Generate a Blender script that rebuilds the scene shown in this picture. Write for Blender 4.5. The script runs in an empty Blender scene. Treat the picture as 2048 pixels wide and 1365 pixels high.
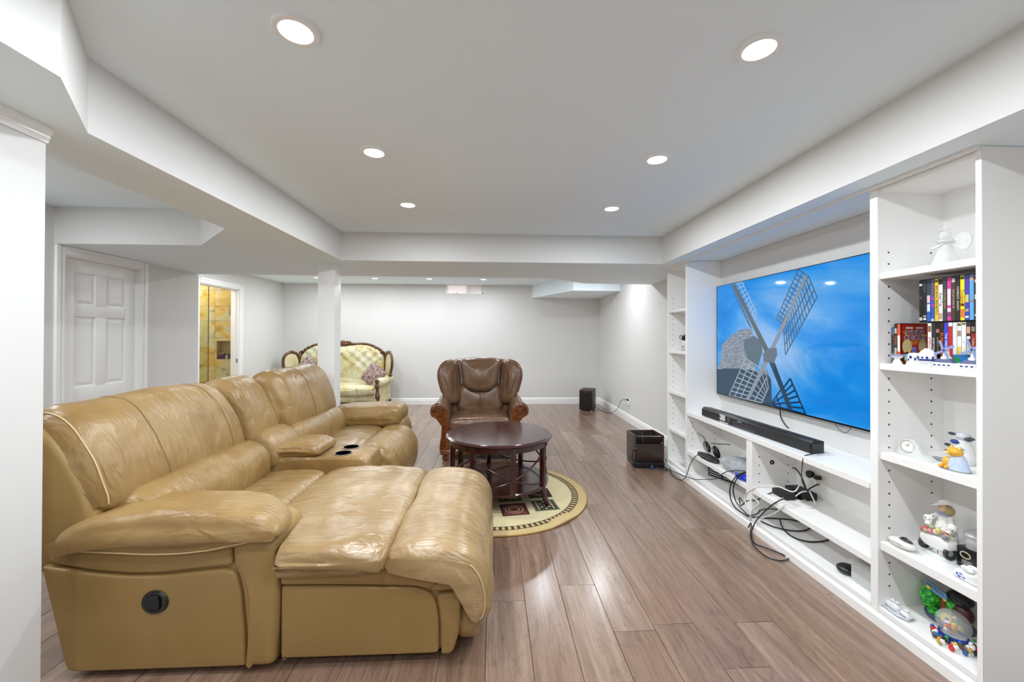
import bpy, bmesh, math, random
from mathutils import Vector, Matrix, noise

# ------------------------------------------------------------------ camera, world, exposure
SC = bpy.context.scene
COL = SC.collection
H = 1.37
cam_d = bpy.data.cameras.new('camera'); cam_d.lens = 14.0; cam_d.sensor_width = 36.0 * 2048 / 2048
cam_d.lens = 796.0 / 2048 * 36.0
cam_d.clip_start = .02
cam_d.shift_y = -13.2 / 2048
cam = bpy.data.objects.new('camera', cam_d); COL.objects.link(cam)
_y, _p, _r = math.radians(2.73), math.radians(.34), math.radians(.17)
_fw = Vector((math.sin(_y) * math.cos(_p), math.cos(_y) * math.cos(_p), math.sin(_p)))
_rt = Vector((math.cos(_y), -math.sin(_y), 0)); _up = _rt.cross(_fw)
_r2 = _rt * math.cos(_r) + _up * math.sin(_r); _u2 = _up * math.cos(_r) - _rt * math.sin(_r)
_m = Matrix((_r2, _u2, -_fw)).transposed().to_4x4(); _m.translation = (0, 0, H)
cam.matrix_world = _m
SC.camera = cam
w = bpy.data.worlds.new('world'); SC.world = w; w.use_nodes = True
w.node_tree.nodes['Background'].inputs[0].default_value = (.9, .95, 1, 1)
w.node_tree.nodes['Background'].inputs[1].default_value = .5
SC.view_settings.view_transform = 'Standard'; SC.view_settings.look = 'None'
SC.view_settings.exposure = 0.20; SC.view_settings.gamma = 1.0
SC.view_settings.use_curve_mapping = False
SC.cycles.max_bounces = 16; SC.cycles.diffuse_bounces = 10; SC.cycles.glossy_bounces = 5
POT_W = 11.2          # watts of each recessed light

# ------------------------------------------------------------------ materials
def srgb(c):
    if isinstance(c, str):
        c = c.lstrip('#'); c = [int(c[i:i + 2], 16) / 255 for i in (0, 2, 4)]
    return tuple((x / 12.92 if x <= .04045 else ((x + .055) / 1.055) ** 2.4) for x in c) + (1,)

class NT:
    def __init__(s, name):
        s.m = bpy.data.materials.new(name); s.m.use_nodes = True
        s.t = s.m.node_tree; s.b = s.t.nodes['Principled BSDF']
    def n(s, typ, **kw):
        nd = s.t.nodes.new(typ)
        for k, v in kw.items():
            if k.startswith('i_'):
                nd.inputs[k[2:].replace('_', ' ')].default_value = v
            else: setattr(nd, k, v)
        return nd
    def l(s, a, b): s.t.links.new(a, b)
    def set(s, **kw):
        for k, v in kw.items(): s.b.inputs[k.replace('_', ' ')].default_value = v
    def ramp(s, fac, stops):
        r = s.n('ShaderNodeValToRGB'); e = r.color_ramp.elements
        while len(e) < len(stops): e.new(.5)
        for el, (p, c) in zip(e, stops): el.position = p; el.color = srgb(c)
        s.l(fac, r.inputs[0]); return r.outputs[0]
    def coord(s, scale=(1, 1, 1), rnd=False, rot=(0, 0, 0)):
        c = s.n('ShaderNodeTexCoord'); mp = s.n('ShaderNodeMapping')
        mp.inputs['Scale'].default_value = scale; mp.inputs['Rotation'].default_value = rot
        s.l(c.outputs['Object'], mp.inputs['Vector'])
        if rnd:
            oi = s.n('ShaderNodeObjectInfo'); mu = s.n('ShaderNodeMath', operation='MULTIPLY'); mu.inputs[1].default_value = 37.0
            s.l(oi.outputs['Random'], mu.inputs[0])
            cb = s.n('ShaderNodeCombineXYZ')
            for i in range(3): s.l(mu.outputs[0], cb.inputs[i])
            s.l(cb.outputs[0], mp.inputs['Location'])
        return mp.outputs[0]
    def noise(s, vec, scale, detail=4, rough=.5, dist=0):
        nz = s.n('ShaderNodeTexNoise'); nz.inputs['Scale'].default_value = scale; nz.inputs['Detail'].default_value = detail
        nz.inputs['Roughness'].default_value = rough; nz.inputs['Distortion'].default_value = dist
        s.l(vec, nz.inputs['Vector']); return nz.outputs['Fac']
    def bump(s, h, strength=.2, dist=.01, prev=None):
        b = s.n('ShaderNodeBump'); b.inputs['Strength'].default_value = strength; b.inputs['Distance'].default_value = dist
        s.l(h, b.inputs['Height'])
        if prev is not None: s.l(prev, b.inputs['Normal'])
        s.l(b.outputs[0], s.b.inputs['Normal']); return b.outputs[0]

_plain = {}
def plain(color, rough=.5, metal=0, spec=.5, coat=0, name=None, **kw):
    key = (str(color), rough, metal, spec, coat, str(kw))
    if key in _plain: return _plain[key]
    t = NT(name or 'paint_' + str(color).strip('#'))
    c = srgb(color)
    v = t.coord(); nz = t.noise(v, 9, 3)
    mx = t.n('ShaderNodeMix', data_type='RGBA'); mx.inputs[6].default_value = c
    mx.inputs[7].default_value = tuple(x * .93 for x in c[:3]) + (1,)
    t.l(nz, mx.inputs[0]); t.l(mx.outputs[2], t.b.inputs['Base Color'])
    t.set(Roughness=rough, Metallic=metal); t.b.inputs['Specular IOR Level'].default_value = spec
    t.b.inputs['Coat Weight'].default_value = coat; t.b.inputs['Coat Roughness'].default_value = .1
    for k, x in kw.items(): t.b.inputs[k.replace('_', ' ')].default_value = x
    _plain[key] = t.m; return t.m

def m_wall(name, col, rough=.75, bs=.04):
    t = NT(name); v = t.coord()
    t.l(t.ramp(t.noise(v, 1.3, 3), [(.3, col), (.7, tuple(min(1, x * 1.01) for x in col))]), t.b.inputs['Base Color'])
    t.set(Roughness=rough); t.bump(t.noise(v, 260, 2), bs, .002); return t.m
M = {}
M['wall'] = m_wall('white_wall_paint', (.846, .842, .833))
M['ceil'] = m_wall('flat_ceiling_paint', (.925, .97, 1.0), .9, .1)
M['trim'] = m_wall('satin_trim_paint', (.95, .948, .943), .35, .0)
M['mel'] = m_wall('white_melamine', (.945, .943, .938), .35, .0)

def m_plank():
    t = NT('laminate_plank'); v = t.coord((7, .5, 7), rnd=True)
    n1 = t.noise(v, 2.2, 6, .6, 1.2); 
    v2 = t.coord((60, 1.6, 60), rnd=True); n2 = t.noise(v2, 3, 5, .65, .3)
    v3 = t.coord((3.2, .7, 3), rnd=True); n3 = t.noise(v3, 1.6, 3, .5, 2.0)
    w = t.n('ShaderNodeMath', operation='MULTIPLY'); w.inputs[1].default_value = 7; t.l(n3, w.inputs[0])
    fr = t.n('ShaderNodeMath', operation='PINGPONG'); fr.inputs[1].default_value = .5; t.l(w.outputs[0], fr.inputs[0])
    base = t.ramp(n1, [(.25, '#78604f'), (.5, '#957b6a'), (.75, '#ae9787')])
    g = t.ramp(n2, [(.3, '#8a8a8a'), (.55, '#ffffff')])
    mx = t.n('ShaderNodeMix', data_type='RGBA', blend_type='MULTIPLY'); mx.inputs[0].default_value = .38
    t.l(base, mx.inputs[6]); t.l(g, mx.inputs[7])
    gr = t.ramp(fr.outputs[0], [(0, '#b0b0b0'), (.12, '#ffffff'), (1, '#ffffff')])
    mg = t.n('ShaderNodeMix', data_type='RGBA', blend_type='MULTIPLY'); mg.inputs[0].default_value = .4
    t.l(mx.outputs[2], mg.inputs[6]); t.l(gr, mg.inputs[7])
    oi = t.n('ShaderNodeObjectInfo')
    tint = t.ramp(oi.outputs['Random'], [(0, '#d9cfc8'), (.3, '#f4efea'), (.6, '#e4d8d0'), (1, '#ffffff')])
    m2 = t.n('ShaderNodeMix', data_type='RGBA', blend_type='MULTIPLY'); m2.inputs[0].default_value = 1
    t.l(mg.outputs[2], m2.inputs[6]); t.l(tint, m2.inputs[7])
    t.l(m2.outputs[2], t.b.inputs['Base Color'])
    t.set(Roughness=.30); t.b.inputs['Coat Weight'].default_value = .6; t.b.inputs['Coat Roughness'].default_value = .2; t.bump(n2, .10, .002); return t.m
M['plank'] = m_plank()

def m_leather(name, c1, c2, c3, rough=.36, wr=.35, sc=5.0, st=(1, 1.6, 1), crease=.0):
    t = NT(name); v = t.coord()
    big = t.noise(v, 2.3, 3, .5, .4)
    col = t.ramp(big, [(.25, c1), (.5, c2), (.78, c3)])
    v2 = t.coord(st); wrk = t.noise(v2, sc, 3, .45, 1.6)
    b1 = t.bump(wrk, wr, .02)
    if crease > 0:      # fine pleats running away from the seams
        nz = t.noise(t.coord((st[0] * 1.6, st[1] * 6.5, st[2] * 1.6), rot=(.1, .15, .25)), sc, 2.5, .55, .6)
        pm = t.noise(v, 2.6, 2, .5, .3); pr = t.n('ShaderNodeMapRange'); pr.inputs[1].default_value = .38; pr.inputs[2].default_value = .62; t.l(pm, pr.inputs[0])
        mu = t.n('ShaderNodeMath', operation='MULTIPLY'); t.l(nz, mu.inputs[0]); t.l(pr.outputs[0], mu.inputs[1])
        b1 = t.bump(mu.outputs[0], crease, .016, b1)
    t.l(col, t.b.inputs['Base Color'])
    vo = t.n('ShaderNodeTexVoronoi'); vo.inputs['Scale'].default_value = 260; t.l(v, vo.inputs['Vector'])
    t.bump(vo.outputs['Distance'], .05, .002, b1)
    rr = t.n('ShaderNodeMapRange'); rr.inputs[3].default_value = rough - .06; rr.inputs[4].default_value = rough + .1
    t.l(big, rr.inputs[0]); t.l(rr.outputs[0], t.b.inputs['Roughness']); return t.m
M['tan'] = m_leather('tan_leather', '#816237', '#977849', '#ab8f64', .31, .55, 4.0, (1, 1.6, 1), .95)
M['tan_seat'] = m_leather('tan_leather_slack', '#886a40', '#9d8056', '#b09772', .27, .75, 5.5, (.8, 1.5, 1), 1.0)
M['tan_panel'] = m_leather('tan_leather_panel', '#937542', '#9a7c49', '#a28453', .40, .06, 3)
M['tan_seat'].node_tree.nodes['Principled BSDF'].inputs['Coat Weight'].default_value = .3; M['tan_seat'].node_tree.nodes['Principled BSDF'].inputs['Coat Roughness'].default_value = .25
M['stitch'] = plain('#d9bd8e', .6)
M['seam'] = plain('#8a6a44', .6)
M['brown'] = m_leather('brown_leather', '#664934', '#75563f', '#84654d', .28, .25, 6, (1.5, 1, .8), .3)
M['brown_dark'] = plain('#4a2f1d', .5)
def m_wood(name, c1, c2, c3, rough=.25, sc=(2, 2, 14), coat=.3):
    t = NT(name); v = t.coord(sc); n1 = t.noise(v, 2.5, 5, .6, 1.5)
    t.l(t.ramp(n1, [(.3, c1), (.5, c2), (.72, c3)]), t.b.inputs['Base Color'])
    t.set(Roughness=rough); t.b.inputs['Coat Weight'].default_value = coat; t.b.inputs['Coat Roughness'].default_value = .15
    t.bump(n1, .05, .002); return t.m
M['mahog'] = m_wood('mahogany', '#24090c', '#341012', '#431a1b', .17, (16, 2, 3), .7)
M['amber'] = m_wood('amber_wood', '#47200b', '#6f3814', '#8f5222', .22, (3, 3, 9))
M['carved'] = m_wood('carved_walnut', '#3c2210', '#5f3a1c', '#86582c', .35, (6, 6, 6))
M['subwood'] = m_wood('dark_cabinet_vinyl', '#2a1c17', '#3a2a23', '#4a3830', .45, (2, 2, 20), 0)
M['black'] = plain('#121213', .35); M['blackm'] = plain('#1b1b1c', .6); M['blackg'] = plain('#0b0b0c', .12)
M['chrome'] = plain('#c8c8c8', .2, 1)
M['whitep'] = plain('#f1f1ee', .35)
M['cream'] = plain('#e8e4d6', .5)
M['porc'] = plain('#f0f2f3', .12, coat=.6); M['delft'] = plain('#22388c', .15, coat=.5)
M['gap'] = plain('#3a332f', .9)
def m_glass(name, col='#ffffff', rough=.02, trans=1.0, alpha=1, ior=1.3):
    t = NT(name); t.set(Roughness=rough, IOR=ior); t.b.inputs['Base Color'].default_value = srgb(col)
    t.b.inputs['Transmission Weight'].default_value = trans; t.b.inputs['Alpha'].default_value = alpha; return t.m
M['glass'] = m_glass('clear_glass', '#f4f8f8')
def m_emit(name, col, s):
    t = NT(name); t.b.inputs['Base Color'].default_value = srgb(col); t.b.inputs['Emission Color'].default_value = srgb(col)
    t.b.inputs['Emission Strength'].default_value = s; return t.m
M['led'] = m_emit('led_diffuser', '#fffdf8', 6.0)

# ------------------------------------------------------------------ mesh helpers
def catmull(pts, per=6, closed=False):
    P = [Vector(p) for p in pts]; n = len(P); out = []
    rng = range(n) if closed else range(n - 1)
    for i in rng:
        p1, p2 = P[i], P[(i + 1) % n]
        p0 = P[i - 1] if (closed or i > 0) else p1 * 2 - p2
        p3 = P[(i + 2) % n] if (closed or i + 2 < n) else p2 * 2 - p1
        for k in range(per):
            t = k / per
            out.append(.5 * ((2 * p1) + (p2 - p0) * t + (2 * p0 - 5 * p1 + 4 * p2 - p3) * t * t + (3 * p1 - p0 - 3 * p2 + p3) * t ** 3))
    if not closed: out.append(P[-1].copy())
    return out

def rounded(pts, r, n=5, dens=.03):
    """polygon with filleted corners, resampled along its straights"""
    out = []; N = len(pts); P = [Vector((p[0], p[1], 0)) for p in pts]; R = r if hasattr(r, '__len__') else [r] * N
    for i in range(N):
        a, b, c = P[i - 1], P[i], P[(i + 1) % N]; u, v = (a - b), (c - b); d = min(R[i], u.length * .45, v.length * .45)
        p, q = b + u.normalized() * d, b + v.normalized() * d
        for k in range(n + 1):
            t = k / n; out.append((p * (1 - t) ** 2 + b * 2 * t * (1 - t) + q * t * t))
        m = P[(i + 1) % N]; d2 = min(R[(i + 1) % N], v.length * .45, (P[(i + 2) % N] - m).length * .45)
        e = m - v.normalized() * d2; L = (e - q).length; k_ = int(L / dens)
        for k in range(1, k_): out.append(q + (e - q) * k / k_)
    return [(p.x, p.y) for p in out]

class G:
    def __init__(s): s.v = []; s.f = []; s.mi = []; s.cm = 0
    def face(s, f): s.f.append(f); s.mi.append(s.cm)
    def box(s, lo, hi):
        a = len(s.v); x0, y0, z0 = lo; x1, y1, z1 = hi
        if x0 > x1: x0, x1 = x1, x0
        if y0 > y1: y0, y1 = y1, y0
        if z0 > z1: z0, z1 = z1, z0
        s.v += [(x0, y0, z0), (x1, y0, z0), (x1, y1, z0), (x0, y1, z0), (x0, y0, z1), (x1, y0, z1), (x1, y1, z1), (x0, y1, z1)]
        for q in ((0, 3, 2, 1), (4, 5, 6, 7), (0, 1, 5, 4), (1, 2, 6, 5), (2, 3, 7, 6), (3, 0, 4, 7)): s.face([a + i for i in q])
        return s
    def prism(s, poly, ax, t0, t1):
        """poly: 2-D outline; ax 'X','Y','Z' the axis it is extruded along (others in order)"""
        def mk(p, t): return {'X': (t, p[0], p[1]), 'Y': (p[0], t, p[1]), 'Z': (p[0], p[1], t)}[ax]
        a = len(s.v); n = len(poly)
        s.v += [mk(p, t0) for p in poly] + [mk(p, t1) for p in poly]
        s.face([a + i for i in range(n)][::-1]); s.face([a + n + i for i in range(n)])
        for i in range(n): j = (i + 1) % n; s.face([a + i, a + j, a + n + j, a + n + i])
        return s
    def rings(s, R, closed=True, cap0=True, cap1=True):
        a = len(s.v); n = len(R[0])
        for r in R: s.v += [tuple(p) for p in r]
        for k in range(len(R) - 1):
            for i in range(n if closed else n - 1):
                j = (i + 1) % n; s.face([a + k * n + i, a + k * n + j, a + (k + 1) * n + j, a + (k + 1) * n + i])
        if cap0: s.face([a + i for i in range(n)][::-1])
        if cap1: s.face([a + (len(R) - 1) * n + i for i in range(n)])
        return s
    def tube(s, pts, r, seg=8, closed=False, sx=1.0):
        P = [Vector(p) for p in pts]; n = len(P); R = []
        rr = r if callable(r) else (lambda t: r)
        prev = None
        for i, p in enumerate(P):
            if closed: d = P[(i + 1) % n] - P[i - 1]
            else: d = P[min(i + 1, n - 1)] - P[max(i - 1, 0)]
            if d.length < 1e-9: d = Vector((0, 0, 1))
            d.normalize()
            if prev is None:
                u = d.cross(Vector((0, 0, 1)))
                if u.length < .1: u = d.cross(Vector((1, 0, 0)))
            else: u = prev - d * prev.dot(d)
            u.normalize(); prev = u; vv = d.cross(u); q = rr(i / max(1, n - 1))
            R.append([p + (u * math.cos(2 * math.pi * k / seg) * sx + vv * math.sin(2 * math.pi * k / seg)) * q for k in range(seg)])
        if closed: R.append(R[0]); s.rings(R, True, False, False)
        else: s.rings(R)
        return s
    def lathe(s, prof, c=(0, 0, 0), seg=32, sx=1, sy=1, ax='Z', a0=0, loop=False):
        R = []
        if loop: prof = list(prof) + [prof[0]]
        for r, z in prof:
            ring = []
            for k in range(seg):
                t = 2 * math.pi * k / seg + a0; x, y = r * math.cos(t) * sx, r * math.sin(t) * sy
                q = {'Z': (x, y, z), 'Y': (x, z, -y), 'X': (z, x, y)}[ax]
                ring.append((c[0] + q[0], c[1] + q[1], c[2] + q[2]))
            R.append(ring)
        return s.rings(R, True, not loop, not loop)
    def ball(s, c, r, seg=14, ring=8):
        if not hasattr(r, '__len__'): r = (r, r, r)
        R = []
        for k in range(ring + 1):
            p = math.pi * min(max(k / ring, .02), .98)
            R.append([(c[0] + r[0] * math.sin(p) * math.cos(2 * math.pi * i / seg), c[1] + r[1] * math.sin(p) * math.sin(2 * math.pi * i / seg), c[2] - r[2] * math.cos(p)) for i in range(seg)])
        return s.rings(R)
    def cushion(s, prof, t0, t1, r=.05, ax='Y', n=22, per=6, arc=6, dome=.012, capn=6, fn=None, smooth=True, r1=None, sharp1=False):
        """puffed body: closed outline swept from t0 to t1 with rounded, domed ends"""
        P = catmull([(p[0], p[1], 0) for p in prof], per, True) if smooth else [Vector((p[0], p[1], 0)) for p in prof]
        N = len(P); area = sum(P[i].x * P[(i + 1) % N].y - P[(i + 1) % N].x * P[i].y for i in range(N))
        if area < 0: P.reverse()
        nor = []
        for i in range(N):
            d = P[(i + 1) % N] - P[i - 1]; d.normalize(); nor.append(Vector((d.y, -d.x, 0)))
        c = sum(P, Vector()) / N
        def mk(p, t): return {'X': (t, p.x, p.y), 'Y': (p.x, t, p.y), 'Z': (p.x, p.y, t)}[ax]
        R = []
        def inset_rings(rr):      # gradual inward offset with relaxation, so that thin tips round off instead of crossing
            m_ = arc * 3; cur = [p.copy() for p in P]; out = {0: cur}; dprev = 0
            for k in range(1, m_ + 1):
                d = rr * (1 - math.cos(math.pi / 2 * k / m_)); st = d - dprev; dprev = d; nx = []
                for i in range(N):
                    t_ = cur[(i + 1) % N] - cur[i - 1]
                    if t_.length > 1e-9: t_.normalize()
                    nx.append(cur[i] - Vector((t_.y, -t_.x, 0)) * st)
                sm = .22 if smooth else .10
                cur = [nx[i] * (1 - sm) + (nx[i - 1] + nx[(i + 1) % N]) * (sm / 2) for i in range(N)]
                if k % 3 == 0: out[k // 3] = cur
            return out
        sg = 1 if t1 > t0 else -1
        r1 = r if r1 is None else r1
        bb = {}
        def dh(p, q, e):      # smooth pillow height, without ridges towards the corners
            if id(e) not in bb: bb[id(e)] = (max(abs(a.x - c.x) for a in e), max(abs(a.y - c.y) for a in e))
            hx, hy = bb[id(e)]; u, v = (p.x - c.x) * q / hx, (p.y - c.y) * q / hy
            return dome * max(0, 1 - u * u) * max(0, 1 - v * v) * (1 - q ** 4)
        I0 = inset_rings(r); I1 = inset_rings(r1); e0 = I0[arc]; e1 = I1[arc]
        for k in range(capn): q = (k + .6) / (capn + .6); R.append([mk(c + (p - c) * q, t0 - sg * dh(p, q, e0)) for p in e0])
        for k in range(arc + 1):
            th = math.pi / 2 * k / arc; R.append([mk(p, t0 + sg * r * (1 - math.cos(th))) for p in I0[arc - k]])
        for k in range(1, n): R.append([mk(p, t0 + sg * r + (t1 - t0 - sg * (r + r1)) * k / n) for p in P])
        for k in range(arc, -1, -1):
            th = math.pi / 2 * k / arc; R.append([mk(p, t1 - sg * r1 * (1 - math.cos(th))) for p in I1[arc - k]])
        for k in range(capn - 1, -1, -1): q = (k + .6) / (capn + .6); R.append([mk(c + (p - c) * q, t1 + sg * dh(p, q, e1)) for p in e1])
        if fn: R = [[fn(Vector(p)) for p in ring] for ring in R]
        s.R = R; s.capn = capn; s.arc = arc
        a = len(s.v); s.rings(R, True, False, False); n_ = len(R[0])
        for k, flip in ((0, True), (len(R) - 1, False)):      # close both ends with a fan
            cc = sum((Vector(p) for p in R[k]), Vector()) / n_; ci = len(s.v); s.v.append(tuple(cc))
            for i in range(n_):
                q = [a + k * n_ + i, a + k * n_ + (i + 1) % n_, ci]; s.face(q[::-1] if flip else q)
        return s
    def xf(s, fn, start=0):
        s.v[start:] = [tuple(fn(Vector(p))) for p in s.v[start:]]; return s

def finish(name, g, mat, parent=None, smooth=None, bevel=0, bseg=2, sub=0, org=None):
    me = bpy.data.meshes.new(name)
    o0 = Vector((0, 0, 0))
    if parent is not None:
        q = parent
        while q is not None: o0 += q.location; q = q.parent
    elif org is not None: o0 = Vector(org)
    me.from_pydata([tuple(Vector(p) - o0) for p in g.v], [], g.f)
    mats = mat if isinstance(mat, (list, tuple)) else [mat]
    for m_ in mats: me.materials.append(m_)
    if len(mats) > 1: me.polygons.foreach_set('material_index', g.mi)
    bm = bmesh.new(); bm.from_mesh(me)
    bmesh.ops.recalc_face_normals(bm, faces=bm.faces)
    if bevel:
        ed = [e for e in bm.edges if len(e.link_faces) == 2 and e.calc_face_angle(0) > .5]
        bmesh.ops.bevel(bm, geom=ed, offset=bevel, segments=bseg, profile=.6, affect='EDGES', clamp_overlap=True)
    bm.to_mesh(me); bm.free()
    if smooth or bevel:
        me.polygons.foreach_set('use_smooth', [True] * len(me.polygons))
        me.set_sharp_from_angle(angle=math.radians(smooth if smooth else 40))
    o = bpy.data.objects.new(name, me); COL.objects.link(o)
    if parent is not None: o.parent = parent
    elif org is not None: o.location = org
    if sub:
        md = o.modifiers.new('subdivision', 'SUBSURF'); md.levels = sub; md.render_levels = sub
    return o
def tag(o, label, cat, group=None):
    o['label'] = label; o['category'] = cat
    if group: o['group'] = group
    return o
def thing(name, label, cat, loc=(0, 0, 0), group=None):
    o = bpy.data.objects.new(name, None); o.empty_display_size = .1; COL.objects.link(o); o.location = loc
    return tag(o, label, cat, group)
def solo(name, g, mat, label, cat, group=None, **kw):
    xs, ys, zs = zip(*g.v)
    o = finish(name, g, mat, None, org=((min(xs) + max(xs)) / 2, (min(ys) + max(ys)) / 2, min(zs)), **kw)
    return tag(o, label, cat, group)
def struct(name, g, mat, parent=None, **kw):
    o = finish(name, g, mat, parent, **kw)
    if parent is None: o['kind'] = 'structure'
    return o
def box(lo, hi): return G().box(lo, hi)
def wrinkle(amp, sc, seed=0, st=(1, 1, 1)):
    o = Vector((seed * 7.3, seed * 3.1, seed * 1.7)); s = Vector(st) * sc
    def f(p):
        q = Vector((p.x * s.x, p.y * s.y, p.z * s.z)) + o
        d = noise.noise_vector(q) * amp + noise.noise_vector(q * 2.7) * amp * .4
        return p + d
    return f
# ------------------------------------------------------------------ the room
SOF, TRAY, BACKC = 2.10, 2.375, 2.42
XR, YB, XD, XL, YE = 2.19, 8.1, -3.48, -4.17, 4.87
YN = -2.6
# floor: slab and planks
fl = struct('floor', box((-5.9, YN - .1, -.08), (XR + .1, YB + .1, -.014)), M['gap'])
random.seed(4)
PW, PL = .1975, 1.37
phase = {0: 2.07, 2: 2.185, 4: 1.87, 5: 2.98, 7: 2.79}     # end joints seen in the rows right of the sofa
cache = {}
def plank(x0, x1, y0, y1):
    w_, l_ = round(x1 - x0 - .0016, 4), round(y1 - y0 - .0016, 3)
    if (w_, l_) not in cache:
        o = finish('plank', box((-w_ / 2, -l_ / 2, -.014), (w_ / 2, l_ / 2, 0)), M['plank'], fl, bevel=.0012, bseg=1); cache[(w_, l_)] = o.data
    else:
        o = bpy.data.objects.new('plank', cache[(w_, l_)]); COL.objects.link(o); o.parent = fl
    o.location = ((x0 + x1) / 2, (y0 + y1) / 2, random.uniform(-.0004, .0004)); return o
k0 = math.floor((XL - .17) / PW)
for k in range(k0, int((XR - .17) / PW) + 1):
    x0, x1 = .17 + (k - 1) * PW, .17 + k * PW
    x0, x1 = max(x0, XL), min(x1 + 0, XR)
    if k == int((XR - .17) / PW): x1 = XR
    if x1 - x0 < .02: continue
    ph = phase.get(k, random.uniform(0, PL)) 
    y = ph - PL * math.ceil((ph - YN) / PL)
    while y < YB:
        a, b = max(y, YN), min(y + PL, YB)
        if b - a > .02: plank(x0, x1, a, b)
        y += PL
# walls
W = .12
struct('wall_right', box((XR, YN, 0), (XR + W, YB + W, 2.5)), M['wall'])
def wall_back():
    g = G(); wx0, wx1, wz0, wz1 = -.95, -.2, 2.235, 2.42
    g.box((XL - W, YB, 0), (wx0, YB + W, 2.5)); g.box((wx1, YB, 0), (XR, YB + W, 2.5)); g.box((wx0, YB, 0), (wx1, YB + W, wz0))
    return struct('wall_back', g, M['wall'])
wall_back()
struct('wall_front', box((XD, YN - W, 0), (XR + W, YN, 2.5)), M['wall'])
# partition on the left, next to the camera
wl = struct('wall_partition', box((-1.69, YN, 0), (-1.57, 1.47, SOF)), M['wall'], bevel=.002)
# wall with the panelled door
DY0, DY1, DZ = 3.40, 4.085, 2.022
g = G(); g.box((XD - W, YN, 0), (XD, DY0, 2.5)).box((XD - W, DY1, 0), (XD, YE, 2.5)).box((XD - W, DY0, DZ), (XD, DY1, 2.5)).box((XL - W, YE - W, 0), (XD - W, YE, 2.5))
struct('wall_left', g, M['wall'])
# wall with the bathroom opening
BY0, BY1, BZ = 5.85, 6.74, 2.135
g = G(); g.box((XL - W, YE, 0), (XL, BY0, 2.5)).box((XL - W, BY1, 0), (XL, YB, 2.5)).box((XL - W, BY0, BZ), (XL, BY1, 2.5))
struct('wall_left_far', g, M['wall'])
# ceilings
ce = struct('ceiling', box((-1.9, YN, TRAY), (XR, 4.2, TRAY + .1)), M['ceil'])
struct('ceiling_panel', box((XL - W, 4.6, BACKC), (XR, YB, BACKC + .1)), M['ceil'], ce)
struct('ceiling_panel', box((XD, YN, 2.395), (-1.9, 4.0, 2.5)), M['ceil'], ce)
g = G().prism([(1.683, YN), (XR, YN), (XR, 5.41), (1.683, 5.40)], 'Z', SOF, 2.46)
g.mi[0] = 1; struct('soffit', g, [M['wall'], M['ceil']], ce)
g = G().prism([(-1.223, YN), (-1.223, 1.18), (-1.46, 1.50), (-1.46, 3.89), (1.683, 3.89), (1.683, 5.40), (1.24, 5.36), (.69, 4.93), (XD, 4.86),
               (XD, 3.32), (-2.357, 3.32), (-1.82, 2.79), (-1.82, YN)], 'Z', SOF, 2.46)
g.mi[0] = 1; struct('soffit', g, [M['wall'], M['ceil']], ce)
g = G().prism([(.80, YB), (1.37, 6.75), (XR, 6.76), (XR, YB)], 'Z', 2.165, 2.5)
struct('bulkhead', g, M['ceil'], ce)
# post
struct('trim_1', box((-1.765, 4.10, 0), (-1.60, 4.265, SOF)), M['trim'], bevel=.003)
# mouldings
def moulding(name, path, prof, mat=None):
    """path: plan points, prof: (out, z) outline; out = distance to the left of travel"""
    P = [Vector((a, b, 0)) for a, b in path]; R = []
    for i, p in enumerate(P):
        d0 = (P[i] - P[i - 1]).normalized() if i else (P[1] - P[0]).normalized()
        d1 = (P[i + 1] - P[i]).normalized() if i + 1 < len(P) else d0
        n0, n1 = Vector((-d0.y, d0.x, 0)), Vector((-d1.y, d1.x, 0)); nn = (n0 + n1); nn = nn / max(.3, nn.dot(n0))
        R.append([p + nn * o + Vector((0, 0, z)) for o, z in prof])
    return struct(name, G().rings(R), mat or M['trim'], smooth=25)
BB = [(0, 0), (.017, 0), (.017, .085), (.012, .092), (.012, .102), (.016, .106), (.010, .118), (.004, .126), (0, .128)]
moulding('baseboard_back', [(XR, YB), (XL, YB)], BB)
moulding('baseboard_right', [(XR, 4.15), (XR, YB)], BB)
moulding('baseboard_partition', [(-1.69, 1.47), (-1.57, 1.47), (-1.57, YN)], BB)
moulding('baseboard_left', [(XD, YE), (XD, DY1 + .08)], BB); moulding('baseboard_left_far', [(XL, YB), (XL, BY1 + .08)], BB)
moulding('trim_2', [(-1.57, 1.472), (-1.57, YN)],
         [(0, 2.045), (.006, 2.045), (.008, 2.055), (.013, 2.062), (.013, 2.068), (.020, 2.078), (.022, 2.085), (.022, 2.0995), (0, 2.0995)])
# casing: frame around an opening in a wall X = const (room on +X side)
def casing(name, X, y0, y1, zt, w=.075, t=.018, left=True, parent=None, zc=None):
    g = G(); e = .0
    def leg(ya, yb, za, zb, vert, inner):
        if vert:
            d = 1 if inner < (ya + yb) / 2 else -1
            for a_, b_, k in ((0, .012, .7), (.012, .028, 1.0), (.028, .046, .7), (.046, w, 1.25)): g.box((X, inner + d * a_, za), (X + t * k, inner + d * b_, zb))
        else:
            for a_, b_, k in ((0, .012, .7), (.012, .028, 1.0), (.028, .046, .7), (.046, w, 1.25)):
                if inner + a_ < zb - .001: g.box((X, ya, inner + a_), (X + t * k, yb, min(zb, inner + b_)))
    zt2 = min(zt + w, zc or 99)
    if left: leg(y0 - w, y0, 0, zt2, True, y0)
    leg(y1, y1 + w, 0, zt2, True, y1); leg(y0, y1, zt, zt2, False, zt)
    return finish(name, g, M['trim'], parent)
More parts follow.
